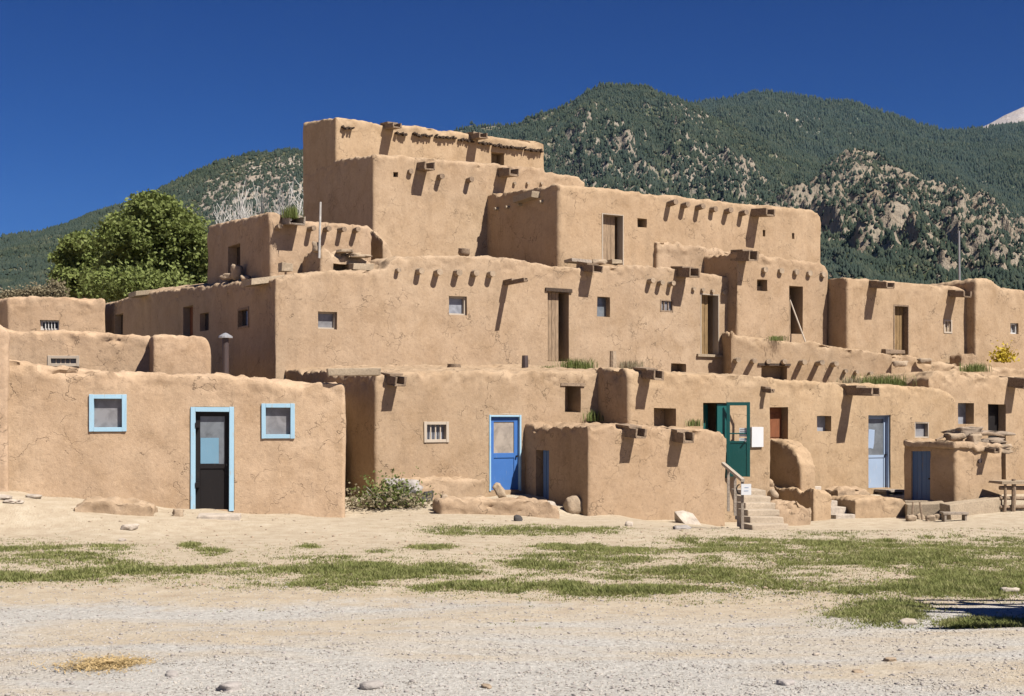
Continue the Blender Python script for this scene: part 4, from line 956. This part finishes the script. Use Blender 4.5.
# stairs to the teal door
a_ = R(14); U = Vector((math.cos(a_), math.sin(a_), 0)); NN = Vector((U.y, -U.x, 0))
pb_ = on_ground(752, 530); st = thing('staircase', tuple(pb_), 'cream plank steps climbing to the open teal door', 'stairs')
top_z = gz(489, pb_.y + 2.3); rise = (top_z - pb_.z) / 6
for i in range(6):
    x0 = 752 - i * 2.2; x1 = 791 - i * 4.6; Y = pb_.y + i * .40; p = Vector((gx(x0, Y), Y, pb_.z + rise * i)); wd = (x1 - x0) * Y / F
    m = MB(); m.box(p, U, NN, Z3, 0, wd, -.46, .02, -rise * .3, rise * .98, .012); s_ = m.build('tread', M['worn_plank'], st, bevel=.02)
    m = MB(); m.box(p, U, NN, Z3, .03, wd - .03, -.43, -.03, -.35, -rise * .3, .008); m.build('riser', M['pale_stone'], st)
# railing
def rp(px, py, Y): return Vector(W(px, py, Y))
Ya, Yb = pb_.y + 1.5, pb_.y + .1
ra = thing('stair_railing', tuple(rp(746, 522, Yb)), 'pale handrail on thin posts left of the cream plank steps', 'railing')
A_, B_ = rp(723, 463.5, Ya), rp(743, 480.5, Yb); d_ = (B_ - A_).normalized(); n_ = d_.cross(Z3).normalized()
m = MB(); m.box(A_, d_, n_, d_.cross(n_) * -1, 0, (B_ - A_).length, -.03, .03, -.025, .025); m.build('handrail', M['cream_paint'], ra)
for (t_, yb) in ((.28, 500), (.62, 504), (.97, 521)):
    q = A_.lerp(B_, t_); m = MB(); zb = gz(yb, q.y) - .2; m.box(q, Vector((1, 0, 0)), Vector((0, -1, 0)), Z3, -.022, .022, -.022, .022, zb - q.z, -.02); m.build('post', M['grey_wood'], ra)
q = rp(745.5, 489, Yb - .06)
sg = thing('sign', tuple(q), 'small white notice with a dark ring hung on the stair railing post', 'sign')
m = MB(); m.box(q, U, NN, Z3, -.08, .1, -.008, .008, -.1, .085); m.build('board', M['white_paper'], sg)
m = MB(); ring = [q + NN * .012 + U * (-.115 + .05 * math.cos(t_)) + Z3 * .075 * math.sin(t_) for t_ in np.linspace(1.5, 4.8, 10)]; m.tube(ring, .012, 6); m.build('mark', M['dark_paint'], sg)
m = MB(); m.box(q, U, NN, Z3, -.03, .05, .008, .012, -.035, -.028); m.box(q, U, NN, Z3, -.02, .05, .008, .012, .02, .027); m.build('lettering', M['slate_blue_paint'], sg)
# white notices on the wall by the teal door
fB = [o for o in bpy.data.objects if o.get('label', '').startswith('adobe house with open teal')][0]
def notice(wall, x0, y0, x1, y1, lab, rows, n=.03):
    t0, t1, z0, z1 = wall.rect(x0, y0, x1, y1); p = wall.p0 + wall.u * t0; p.z = z0
    r_ = thing('notice', tuple(p), lab, 'notice'); m = MB(); m.box(p, wall.u, wall.n, Z3, 0, t1 - t0, n - .05, n, 0, z1 - z0, .003); m.build('sheet', M['white_paper'], r_)
    m = MB(); w_ = t1 - t0; hh = z1 - z0
    for i in range(rows):
        zz = hh * (.86 - i * .75 / rows); m.box(p, wall.u, wall.n, Z3, w_ * .1, w_ * random.uniform(.6, .9), n, n + .003, zz - .009, zz)
    m.build('text_lines', M['grey_pane'], r_)
mbw = House(628, Zb, A0, 771, 6, -.7, [(628, 371), (771, 384)]).front
notice(mbw, 750.5, 427, 762, 447, 'white paper notice on the wall right of the teal screen door', 0, .05)
aT = R(-14); uT = Vector((math.cos(aT), math.sin(aT), 0)); PT = mbw.p0 + mbw.u * (mbw.rect(703, 403, 729, 478)[1] - .02) + mbw.n * .03
wT = Wall(PT - uT * .0, PT + uT * .62)
notice(wT, 739.5, 428, 747.5, 436.5, 'upper small white sheet taped on the teal screen door', 3, .06); notice(wT, 739.5, 438, 747.5, 443.5, 'lower small white sheet taped on the teal screen door', 2, .06)
# adobe masses right of the stairs
block('adobe_bench', 'rounded adobe block under the white wall notice, at the top of the plank steps', 'bench', 744, 776, 476, 496, A0, .8, Z=33.0, roof=[(744, 480), (752, 475), (768, 476), (776, 484)], lump=1.2)
block('earth_mound', 'crumbling earth mound between plank steps and curved buttress', 'mound', 768, 813, 499, 526, 22, 2.2, Z=31.6, roof=[(768, 511), (785, 502), (800, 500), (813, 508)], mat='adobe_rubble', lump=2.0)
stone('stone', Vector(W(773, 494.5, 32.4)), (.11, .1, .12), 'tan_stone', 'small round stone atop the mound beside the plank steps', seed=31)
block('adobe_bench', 'tall adobe plinth right of the curved buttress', 'bench', 814, 832, 488, 521, A0, 1.6, Z=32.6, roof=[(814, 489), (826, 490), (832, 494)], tint=(1.04, 1.02, .97))
p = Vector(W(836, 520, 33.0)); p.z = gz(521, 33.0); st2 = thing('adobe_steps', tuple(p), 'short flight of pale steps below the powder blue door', 'stairs')
a_ = R(A0 - 8); U2 = Vector((math.cos(a_), math.sin(a_), 0)); N2 = Vector((U2.y, -U2.x, 0))
for i in range(5):
    q = p - N2 * .3 * i; q.z = p.z + .155 * i; m = MB(); m.box(q, U2, N2, Z3, -.02 + random.uniform(-.02, .02), .52 - i * .03, -.45, .03, -.2, .15, .02); m.build('step', M['pale_stone'], st2, bevel=.02)
block('adobe_bench', 'wide smooth adobe bench before the powder blue door', 'bench', 855, 907, 499, 519, 16, 1.3, Z=33.2, roof=[(855, 501), (860, 498), (895, 498), (903, 500), (907, 505)], tint=(1.04, 1.02, .97), lump=.8)
block('earth_mound', 'low earth mound between pale steps and wooden doorstep', 'mound', 838, 872, 487, 500, A0, 1.5, Z=34.6, roof=[(838, 490), (850, 487.5), (865, 489), (872, 494)], lump=1.4)
fd = M1D.front; t0, Y0 = fd.at(874); p = fd.pt(874, 490); ws = thing('wooden_step', tuple(p), 'weathered wooden step under the powder blue door', 'step')
m = MB(); m.box(p, fd.u, fd.n, Z3, 0, .72, .02, .42, -.04, .02, .008); m.build('tread', M['grey_wood'], ws, bevel=.008)
for t_ in (.06, .62):
    m = MB(); m.box(p, fd.u, fd.n, Z3, t_, t_ + .06, .06, .38, -.4, -.04, .006); m.build('leg', M['grey_wood'], ws)
m = MB(); m.box(p, fd.u, fd.n, Z3, .1, .95, .3, .62, -.22, -.17, .008); m.build('lower_tread', M['grey_wood'], ws, bevel=.008)
# timber edging
def timber(px0, py0, px1, py1, w, hh, label, name='timber_edging', mat='pale_wood', dz=0):
    A = on_ground(px0, py0); B = on_ground(px1, py1); d = (B - A); L_ = d.length; d.normalize(); n = Vector((d.y, -d.x, 0)).normalized(); z = d.cross(n) * -1; z = z if z.z > 0 else -z
    m = MB(); m.box(A + Z3 * dz, d, n, z, 0, L_, -w, 0, -.1, hh, .025); o = m.build(name, M[mat], None, loc=tuple(A), bevel=.02); return tag(o, label, 'timber')
timber(907, 519, 946, 518, .5, .36, 'left stretch of pale timber edging before the small shed'); timber(950, 520, 1003, 511.5, .28, .36, 'right stretch of pale timber edging before the small shed')
timber(905, 511, 952, 511, .9, .2, 'flat plank walkway at the shaded door of the small shed', 'plank_walk', dz=.05)
p = on_ground(943, 522); bn = thing('plank_bench', tuple(p), 'tiny low plank bench standing before the timber edging', 'bench'); a_ = R(4); U3 = Vector((math.cos(a_), math.sin(a_), 0)); N3 = Vector((U3.y, -U3.x, 0))
m = MB(); m.box(p, U3, N3, Z3, 0, .6, -.22, .02, .17, .22, .006); m.build('seat', M['grey_wood'], bn, bevel=.006)
for t_ in (.04, .52):
    m = MB(); m.box(p, U3, N3, Z3, t_, t_ + .045, -.2, 0, -.06, .17); m.build('leg', M['grey_wood'], bn)
for i, (px, py) in enumerate(((911, 521), (921, 519), (930, 521), (936, 520))): stone('stone', gnd(px, py, .05), (.11, .09, .08), 'tan_stone', 'rough stone against the left timber edging', grp='stones against the timber edging')
for i, (px, py, lb) in enumerate(((912, 520, 'stick stake leaning on the left timber edging, nearest the wide bench'), (923, 520, 'stick stake leaning on the middle of the left timber edging'))):
    p = gnd(px, py); m = MB(); m.tube([p - Z3 * .1, p + Vector((.05 - .1 * i, .1, .42))], [.025, .02], 6); o = m.build('stake', M['weathered_wood'], None, loc=tuple(p)); tag(o, lb, 'stake')
# rail fence at right edge
p = on_ground(1004, 512); fc = thing('rail_fence', tuple(p), 'rough rail fence with a plank top at the right picture edge', 'fence')
fw_ = wall_from(1002, p.y, 12, 1100)
for i, (px, yt, yb, r_) in enumerate(((1004, 483, 513, .04), (1012.5, 479, 515, .06), (1030, 479, 515, .06), (1060, 479, 517, .06))):
    a_ = fw_.pt(px, yb); b_ = fw_.pt(px + 1.2, yt); m = MB(); m.tube([a_ - Z3 * .2, a_.lerp(b_, .5) + fw_.u * .02, b_], [r_, r_ * .95, r_ * .85], 8); m.build('post', M['weathered_wood'], fc)
for (y0, y1, hh) in ((488, 489, .05), (498, 500, .045), (507, 507, .045)):
    a_ = fw_.pt(1001, y0, -.06); b_ = fw_.pt(1095, y1 + 3, -.06); m = MB(); m.tube([a_, a_.lerp(b_, .4) + Z3 * .03, b_], [hh, hh * 1.1, hh * .8], 7); m.build('rail', M['weathered_wood'], fc)
a_ = fw_.pt(1000, 482); m = MB(); m.box(a_, fw_.u, fw_.n, Z3, 0, 2.4, -.5, .1, -.05, .02, .015); m.build('plank', M['pale_wood'], fc, bevel=.01)
# things on the shed roof
shz = gz(443, 33.6)
for i, (px, py, sz_, mt, Yz, rt_, lb) in enumerate(((966, 432, (.42, .3, .14), 'brown_stone', 34.9, .3, 'large rounded mud slab on the shed roof'), (955, 437.5, (.2, .16, .1), 'tan_stone', 34.4, 0, 'small tan stone at the left of the shed roof'),
        (988, 433, (.5, .2, .06), 'brown_stone', 35.2, .2, 'long brown slab leaning across the shed roof'), (974, 440, (.15, .15, .13), 'tan_stone', 34.2, .3, 'tan lump in the middle of the shed roof'), (990, 442, (.3, .22, .09), 'brown_stone', 34.6, .1, 'brown slab at the right of the shed roof'), (1001, 449, (.2, .2, .1), 'tan_stone', 34.4, .2, 'tan stone overhanging the right corner of the shed roof'))):
    stone('stone', Vector(W(px, py, Yz)), sz_, mt, lb, rz=rt_, seed=i * 5 + .7, sq=.45, sharp=.4)
for i, (x0, y0, x1, y1, lb) in enumerate(((936, 440, 956, 434, 'thin stick lying over the left of the shed roof'), (972, 434, 1004, 436, 'bent pole over the stones on the shed roof'))):
    A = Vector(W(x0, y0, 34.3)); B = Vector(W(x1, y1, 34.9)); m = MB(); m.tube([A, A.lerp(B, .5) + Z3 * .04, B], [.03, .035, .02], 6); o = m.build('stick', M['weathered_wood'], None, loc=tuple(A)); tag(o, lb, 'stick')
h_ = House(954.5, 33.5, 24, 1003, (902,), gz(448.5, 33.5), [(954.5, 442), (970, 441.5), (1003, 444)], voxel=.045, lang=42, lump=.8); h_.sd = 1; h_.build('roof_slab', 'lumpy earth roof layer capping the small adobe shed', 'roof layer', mat='adobe_rubble', single=True)
V2 = SHED.front; SHED.canale(V2, 985, 449, .16, .12, .4)
t_, Yh = V2.at(979); q = V2.pt(979, 461); m = MB(); m.tube([q - V2.n * .05, q + V2.n * .05], [.06, .055], 10); m.build('pipe_end', M['rusty_metal'], SHED.root)
# poles, pipes, pots on the roofs
def pole(name, px0, y0, px1, y1, Y, r_, mat, label, cat='pole', Y2=None, bury=.3):
    A = Vector(W(px0, y0, Y)); B = Vector(W(px1, y1, Y2 or Y)); m = MB(); m.tube([A - (B - A).normalized() * bury, A.lerp(B, .5), B], [r_, r_ * .95, r_ * .85], 8); o = m.build(name, M[mat], None, loc=tuple(A)); return tag(o, label, cat)
pole('pole', 319.5, 246, 320.5, 202, 34.5, .03, 'dead_branch', 'thin white pole standing on the ruined roof terrace')
pole('antenna', 959.5, 281, 959, 231, 46, .035, 'grey_metal', 'thin grey antenna mast above the right roofs', 'antenna')
pole('stick', 802.5, 334, 790, 300, R2.front.at(796)[1] - .35, .024, 'cream_paint', 'pale stick leaning in the tall dark doorway', 'stick', R2.front.at(790)[1] + .05)
pole('pipe', 525, 370, 525, 355.5, 34.2, .085, 'rusty_metal', 'rusty vent pipe stub on the roof above the bright blue door', 'pipe')
pole('pipe', 613, 366, 613, 351, 35.2, .09, 'tan_stone', 'pale clay vent pipe on the roof right of the plank door', 'pipe')
def pot(px, py, Y, r_, h__, mat, label, name='pot'):
    p = Vector(W(px, py, Y)); m = MB(); m.tube([p, p + Z3 * h__ * .4, p + Z3 * h__ * .85, p + Z3 * h__, p + Z3 * h__ * .97, p + Z3 * h__ * .4], [r_ * .75, r_, r_ * .9, r_ * .97, r_ * .8, r_ * .6], 12); o = m.build(name, M[mat], None, loc=tuple(p), smooth=True); return tag(o, label, name)
pot(454, 370, 32.4, .17, .14, 'weathered_wood', 'low round pot on the roof above the barred window')
pot(464, 256, 38.2, .17, .2, 'weathered_wood', 'dark round pot on the roof beside the shaded tall wall')
block('chimney_stub', 'stubby dark adobe chimney on the right roof terrace', 'chimney', 961, 978, 353, 366, A0, .5, Z=42.4, roof=[(961, 355), (964, 352.5), (975, 353), (978, 356)], voxel=.06, tint=(.8, .78, .76))
# rubble around the ruined terrace
for i, (px, py, Y, sz_, mt, lb) in enumerate(((237, 273, 36.6, (.17, .14, .2), 'tan_stone', 'tan stone stack on the left roof edge under the ruined room'), (230, 277, 36.9, (.22, .15, .08), 'tan_stone', 'flat tan stone at the foot of the roof edge stack'), (246, 279, 36.0, (.12, .12, .1), 'tan_stone', 'small tan stone right of the roof edge stack'),
        (316, 247, 34.6, (.09, .09, .12), 'tan_stone', 'small pointed rubble piece at the white pole'), (360, 256, 35.0, (.25, .18, .05), 'tan_stone', 'flat slab on the crumbling low wall'), (345, 251, 34.9, (.2, .15, .05), 'tan_stone', 'thin tan slab on the crumbling low wall'))):
    stone('rubble_stone', Vector(W(px, py, Y)), sz_, mt, lb, rz=random.uniform(-.5, .5), seed=i * 2.7 + 1)
def board(x0, y0, x1, y1, Y, lb, D=.3, mat='pale_wood', ang=A0):
    w_ = wall_from(x0, Y, ang, x1); t0, t1, z0, z1 = w_.rect(x0, y0, x1, y1); m = MB(); m.box(w_.p0, w_.u, w_.n, Z3, 0, t1, -D, 0, z0, z1, .02); p = w_.p0.copy(); p.z = z0; o = m.build('board', M[mat], None, loc=tuple(p), bevel=.01); tag(o, lb, 'board')
board(282, 263, 293, 271, 34.0, 'square pale board propped on the ruined roof terrace'); board(353, 263, 374, 270, 34.6, 'pale plank lying along the right of the crumbling low wall')
board(572, 259, 592, 262.5, 38.4, 'grey plank on the roof above the plank door', .4, 'grey_wood')
board(612, 259.5, 622, 263.5, 39.2, 'small pale board at the foot of the upper weathered door')
board(876, 357, 898, 360.5, 40.9, 'grey flat slab before the brown door terrace', .5, 'grey_wood'); board(886, 349.5, 905, 353.5, 41.5, 'dark plank doorstep under the brown wooden door', .4, 'weathered_wood')
for i, (px, py, Y, lb) in enumerate(((900, 364, 40.2, 'tan stone on the terrace above the grassy trough, left one'), (925, 361, 40.8, 'tan stone on the terrace above the grassy trough, right one'), (600, 262, 39.0, 'rough stone on the roof beside the upper weathered door'))):
    stone('stone', Vector(W(px, py, Y)), (.2, .13, .08), 'tan_stone', lb, seed=i + 40, sq=.5)
# grass on the terraces
tuft(577, 369, 34.4, 30, 14, 260, 'bright green grass tuft before the plank door'); tuft(630, 368, 35.2, 26, 11, 130, 'dry yellowish weeds right of the clay vent pipe', 'dry_leaf')
tuft(548, 370, 34.2, 18, 6, 90, 'sparse low weeds along the roof edge above the bright blue door'); tuft(884, 387, 38.4, 70, 17, 520, 'green grass growing in the roof trough beside the waterspout'); tuft(850, 384, 37.6, 24, 9, 110, 'short dry grass at the left of the roof trough', 'dry_leaf')
tuft(592, 419, 31.6, 22, 12, 70, 'weeds on the projecting room roof by its left edge'); tuft(694, 424, 31.3, 14, 7, 60, 'tiny green weed on the projecting room roof near the teal door')
tuft(777, 339, 39.6, 18, 5, 90, 'small green tuft below the tiny second storey window'); tuft(291, 216, 35.0, 14, 14, 120, 'dry grass on the corner of the ruined third storey room', 'weed_leaf')
bush('yellow_bush', 1003, 362, 42.6, 26, 20, 420, 'yellow_leaf', .07, 'yellow flowering bush on the right roof terrace'); tuft(974, 370, 41.0, 26, 10, 170, 'green weeds on the right terrace below the chimney stub')
# pole ramada just outside the frame whose shade falls into it
rm = thing('pole_ramada', (6.9, 11.0, 0), 'open pole ramada whose shade falls across the lower right ground', 'ramada')
for (x, y) in ((5.4, 10.2), (5.5, 11.7), (8.2, 10.2), (8.2, 11.8)):
    m = MB(); m.tube([Vector((x, y, -.2)), Vector((x + .03, y, 1.1)), Vector((x, y + .03, 2.2))], [.07, .065, .06], 8); m.build('post', M['weathered_wood'], rm)
for i in range(13):
    y = 10.05 + i * .14; m = MB(); m.tube([Vector((5.15 - random.uniform(-.15, .5) * (i % 3 == 0 or i > 8), y + random.uniform(-.12, .12), 2.25 + random.uniform(-.03, .03))), Vector((8.6, y + random.uniform(-.1, .1), 2.27))], [.04, .055], 6); m.build('roof_pole', M['weathered_wood'], rm)
m = MB(); m.box(Vector((0, 0, 0)), Vector((1, 0, 0)), Vector((0, 1, 0)), Z3, 5.45, 8.4, 10.15, 11.0, 2.32, 2.4, .05); m.build('brush_roof', M['weathered_wood'], rm)
# ---------------------------------------------------------------- grass
def patch(x, y):
    """grass density on the plaza"""
    px = CX + F * x / y; gr = ground(x, y); py = HY + (CZ - gr) * F / y
    n1 = fbm(x * .8, y * .8, 2.2, 4); n2 = fbm(x * .35 + 9, y * .5, 5.5, 3); n3 = vnoise(x * 3.3, y * 3.3, 1.1)
    def band(c, w): return np.exp(-((py - c) / w) ** 2)
    e = lambda a, b, ra, rb: 1 - (((px - a) / ra) ** 2 + ((py - b) / rb) ** 2)
    g = np.full_like(x, -2.0)
    for a, b, ra, rb in ((20, 556, 100, 13), (95, 570, 75, 12), (-10, 575, 60, 10), (180, 575, 110, 9), (340, 569, 135, 14), (212, 553, 18, 5), (190, 546, 12, 3), (110, 549, 30, 5), (520, 530, 95, 6), (470, 588, 70, 7), (450, 532, 25, 5), (600, 560, 95, 15), (560, 548, 30, 5), (600, 588, 180, 9), (700, 575, 150, 20),
                         (850, 560, 200, 26), (800, 585, 180, 12), (950, 560, 140, 26), (1000, 590, 120, 10), (880, 612, 55, 16), (910, 633, 22, 6), (985, 628, 60, 9), (330, 588, 20, 4), (235, 588, 14, 3), (1040, 545, 90, 12), (590, 546, 20, 4), (310, 546, 14, 3), (300, 585, 120, 4), (688, 541, 14, 2.5), (735, 540, 12, 2.5), (760, 541, 10, 2), (800, 541, 12, 2.5), (835, 542, 12, 2.5), (853, 543, 10, 2), (887, 541, 16, 3), (925, 538, 14, 3), (952, 537, 18, 3), (1010, 538, 18, 3), (720, 546, 30, 3), (430, 548, 25, 3), (380, 552, 20, 3)):
        g = np.maximum(g, e(a, b, ra, rb))
    return g * .9 + 1.0 * n1 + .6 * n2 + .4 * n3
n = 420000
Y = 1 / rng.uniform(1 / 24, 1 / 11.2, n); X = rng.uniform(-1, 1, n) * (545 / F) * Y + rng.uniform(-.3, .3, n)
d_ = patch(X, Y); ok = rng.random(n) < np.maximum(sstep(-.55, 1.3, d_) ** 1.4 * .75, .05 * sstep(-1.6, -.4, d_)); X, Y, d_ = X[ok], Y[ok], d_[ok]
n = len(X); Zg = ground(X, Y); hgt = rng.uniform(.012, .042, n) * (.5 + .8 * np.clip(d_, 0, 1.3)) * (1 + .6 * (rng.random(n) < .06)); B = 3
V_, F_ = [], []
for b_ in range(B):
    ang = rng.uniform(0, 6.28, n); ln = hgt * rng.uniform(.5, 1.7, n); s_ = rng.uniform(.005, .011, n); pa = ang + 1.57; ox = rng.uniform(-.03, .03, n); oy = rng.uniform(-.03, .03, n)
    A = np.stack([X + ox - np.cos(pa) * s_, Y + oy - np.sin(pa) * s_, Zg - .01], -1); Bv = np.stack([X + ox + np.cos(pa) * s_, Y + oy + np.sin(pa) * s_, Zg - .01], -1)
    T_ = np.stack([X + ox + np.cos(ang) * ln, Y + oy + np.sin(ang) * ln, Zg + hgt * rng.uniform(.6, 1.1, n)], -1); V_.append(np.stack([A, Bv, T_], 1).reshape(-1, 3))
V_ = np.concatenate(V_); F_ = np.arange(len(V_)).reshape(-1, 3)
o = mesh_np('grass', V_, F_, M['grass_blade']); tag(o, 'short patchy green grass across the dirt plaza', 'grass', kind='stuff')
# ---------------------------------------------------------------- gravel
bm = bmesh.new(); bmesh.ops.create_icosphere(bm, subdivisions=1, radius=1); I_V = np.array([v.co[:] for v in bm.verts]); I_F = np.array([[v.index for v in f.verts] for f in bm.faces]); bm.free()
def pebbles(name, X, Y, S_, mat, label):
    n = len(X); Zg = ground(X, Y); V = I_V[None] * (1 + rng.uniform(-.3, .3, (n, len(I_V), 1))); V = V * np.stack([S_ * rng.uniform(.8, 1.5, n), S_ * rng.uniform(.7, 1.2, n), S_ * rng.uniform(.35, .75, n)], -1)[:, None, :]
    a = rng.uniform(0, 6.28, n); c_, s_ = np.cos(a)[:, None], np.sin(a)[:, None]; V = np.stack([V[..., 0] * c_ - V[..., 1] * s_, V[..., 0] * s_ + V[..., 1] * c_, V[..., 2]], -1) + np.stack([X, Y, Zg + S_ * .12], -1)[:, None, :]
    Fc = (np.arange(n) * len(I_V))[:, None, None] + I_F[None]; o = mesh_np(name, V.reshape(-1, 3), Fc.reshape(-1, 3), M[mat]); return tag(o, label, 'gravel', kind='stuff')
def scatter(n, y0, y1): 
    Y = 1 / rng.uniform(1 / y1, 1 / y0, n); return rng.uniform(-1, 1, n) * (560 / F) * Y, Y
X, Y = scatter(26000, 7.6, 14); k = fbm(X * .7, Y * 1.3, 1.5, 3) > -.18; X, Y = X[k], Y[k]; pebbles('gravel', X, Y, .003 + .008 * rng.random(len(X)) ** 2.4, 'gravel_stone', 'fine pale gravel over the forecourt in front')
X, Y = scatter(6000, 7.6, 15); pebbles('gravel', X, Y, .005 + .013 * rng.random(len(X)) ** 3, 'grey_stone', 'scattered grey gravel over the forecourt in front')
X, Y = scatter(1800, 14, 26); pebbles('gravel', X, Y, .008 + .022 * rng.random(len(X)) ** 3, 'tan_stone', 'sparse tan pebbles on the dirt near the houses')
# single stones one can point at
ST = [(230, 690, .055, 'grey_stone', 'largest grey stone near the bottom edge, below the straw patch'), (172, 676, .035, 'grey_stone', 'grey stone just right of the straw patch'), (372, 688, .05, 'grey_stone', 'grey rounded stone at the bottom edge left of middle'), (785, 685, .04, 'grey_stone', 'bluish grey stone near the bottom edge, right of middle'),
      (907, 624, .05, 'pale_stone', 'pale stone beside the grass tongue at right'), (890, 661, .03, 'tan_stone', 'small tan stone alone on the right gravel'), (487, 688, .03, 'tan_stone', 'dark tan stone at the bottom edge in the middle'), (1010, 592, .06, 'pale_stone', 'pale stone in the grass at right edge'), (816, 655, .022, 'pale_stone', 'tiny pale stone on the gravel at right'), (858, 673, .025, 'tan_stone', 'small brown stone low on the right gravel'),
      (130, 529, .1, 'pale_stone', 'flat pale stone in the dirt before the adobe bench'), (122, 541, .05, 'pale_stone', 'tiny pale stone in the dirt above the left grass')]
for (px, py, s_, mt, lb) in ST:
    p = gnd(px, py, s_ * .2); stone('stone', p, (s_ * 1.4, s_, s_ * .55), mt, lb, rz=random.uniform(0, 3), seed=px * .17)
# straw heap
p = on_ground(110, 665); n = 4200; rr = np.clip(np.abs(rng.normal(size=n)) * .5, 0, 1.5); a = rng.uniform(0, 6.28, n); hx, hy = .36 * np.cos(a) * rr, .16 * np.sin(a) * rr
rr = rr * (1 + .35 * vnoise(np.cos(a) * 2.2, np.sin(a) * 2.2, 6.6)); hx, hy = .39 * np.cos(a) * rr, .34 * np.sin(a) * rr; zz = .02 * np.clip(1.1 - rr, 0, 1) * (.6 + .4 * vnoise(hx * 8, hy * 8, 3.3)) * (1 + .5 * vnoise(hx * 9, hy * 9, 1)); th = rng.uniform(0, 6.28, n); ln = rng.uniform(.012, .04, n); dx, dy = np.cos(th) * ln, np.sin(th) * ln; w_ = .0028
c0 = np.stack([p.x + hx, p.y + hy, p.z + zz * rng.random(n) + .004], -1); d1_ = np.stack([dx, dy, rng.uniform(-.01, .012, n)], -1); pz = np.stack([-dy, dx, 0 * dx], -1) / ln[:, None] * w_
V_ = np.stack([c0 - d1_ - pz, c0 - d1_ + pz, c0 + d1_ + pz, c0 + d1_ - pz], 1).reshape(-1, 3); hp = thing('straw_heap', tuple(p), 'flat golden straw heap on the gravel at lower left', 'straw heap')
mesh_np('straw', V_, np.arange(n * 4).reshape(-1, 4), M['straw'], hp, tuple(p))
# ---------------------------------------------------------------- light, sky, view
def light():
    a = R(A0); u = Vector((math.cos(a), math.sin(a), 0)); n = Vector((u.y, -u.x, 0))
    s = (n + u * .33 + Z3 * 1.28).normalized()
    sun = bpy.data.lights.new('sun', 'SUN'); so = bpy.data.objects.new('sun', sun); COL.objects.link(so)
    sun.energy = 5.0; sun.angle = R(.53); sun.color = (1, .945, .87)
    so.rotation_euler = s.to_track_quat('Z', 'Y').to_euler(); so.location = (20, -20, 40)
    el = math.asin(s.z); az = math.atan2(s.x, s.y)
    w = bpy.data.worlds.new('World'); S.world = w; w.use_nodes = True; nt = w.node_tree; bg = nt.nodes['Background']
    sk = nt.nodes.new('ShaderNodeTexSky'); sk.sky_type = 'NISHITA'; sk.sun_disc = False
    sk.sun_elevation = el; sk.sun_rotation = az; sk.altitude = 2200; sk.air_density = 1.0; sk.dust_density = 0.0; sk.ozone_density = 6
    K = .07                                             # deep, polarised mountain sky: contrast of the sky colour per channel
    sp = nt.nodes.new('ShaderNodeSeparateColor'); cb = nt.nodes.new('ShaderNodeCombineColor'); nt.links.new(sk.outputs[0], sp.inputs[0])
    for i, (g, a_, mx) in enumerate(((3.0, 3.4, .45), (1.6, .52, .6), (1.3, .64, .66))):
        m1 = nt.nodes.new('ShaderNodeMath'); m1.operation = 'MULTIPLY'; m1.inputs[1].default_value = K; nt.links.new(sp.outputs[i], m1.inputs[0])
        m0 = nt.nodes.new('ShaderNodeMath'); m0.operation = 'MINIMUM'; m0.inputs[1].default_value = mx; nt.links.new(m1.outputs[0], m0.inputs[0])
        m2 = nt.nodes.new('ShaderNodeMath'); m2.operation = 'POWER'; m2.inputs[1].default_value = g; nt.links.new(m0.outputs[0], m2.inputs[0])
        m3 = nt.nodes.new('ShaderNodeMath'); m3.operation = 'MULTIPLY'; m3.inputs[1].default_value = a_ / K; nt.links.new(m2.outputs[0], m3.inputs[0]); nt.links.new(m3.outputs[0], cb.inputs[i])
    nt.links.new(cb.outputs[0], bg.inputs['Color']); bg.inputs['Strength'].default_value = K
    v = S.view_settings; S.display_settings.display_device = 'sRGB'; v.view_transform = 'Standard'; v.look = 'None'; v.gamma = 1; v.exposure = .82
    S.cycles.max_bounces = 6; S.cycles.diffuse_bounces = 1; S.cycles.use_denoising = True
def haze():
    ZTOP = max(max(v.co.z for v in o.data.vertices) for o in bpy.data.objects if o.name in ('bare_peak', 'back_ridge', 'forest_ridge', 'mountain')) + 30
    B_ = 11500; bm = bmesh.new(); bmesh.ops.create_cube(bm, size=2)
    for v in bm.verts: v.co = (v.co.x * B_, v.co.y * B_, -8 if v.co.z < 0 else ZTOP)
    me = bpy.data.meshes.new('haze'); bm.to_mesh(me); bm.free(); o = bpy.data.objects.new('haze', me); COL.objects.link(o); tag(o, 'thin blue mountain air in front of the far slopes', 'haze', kind='stuff')
    m = bpy.data.materials.new('air'); m.use_nodes = True; nt = m.node_tree; nt.nodes.clear(); out = nt.nodes.new('ShaderNodeOutputMaterial'); v = nt.nodes.new('ShaderNodeVolumePrincipled')
    v.inputs['Color'].default_value = (.38, .68, 1, 1); v.inputs['Density'].default_value = 1.3e-5; nt.links.new(v.outputs[0], out.inputs['Volume']); me.materials.append(m)
haze()
light()
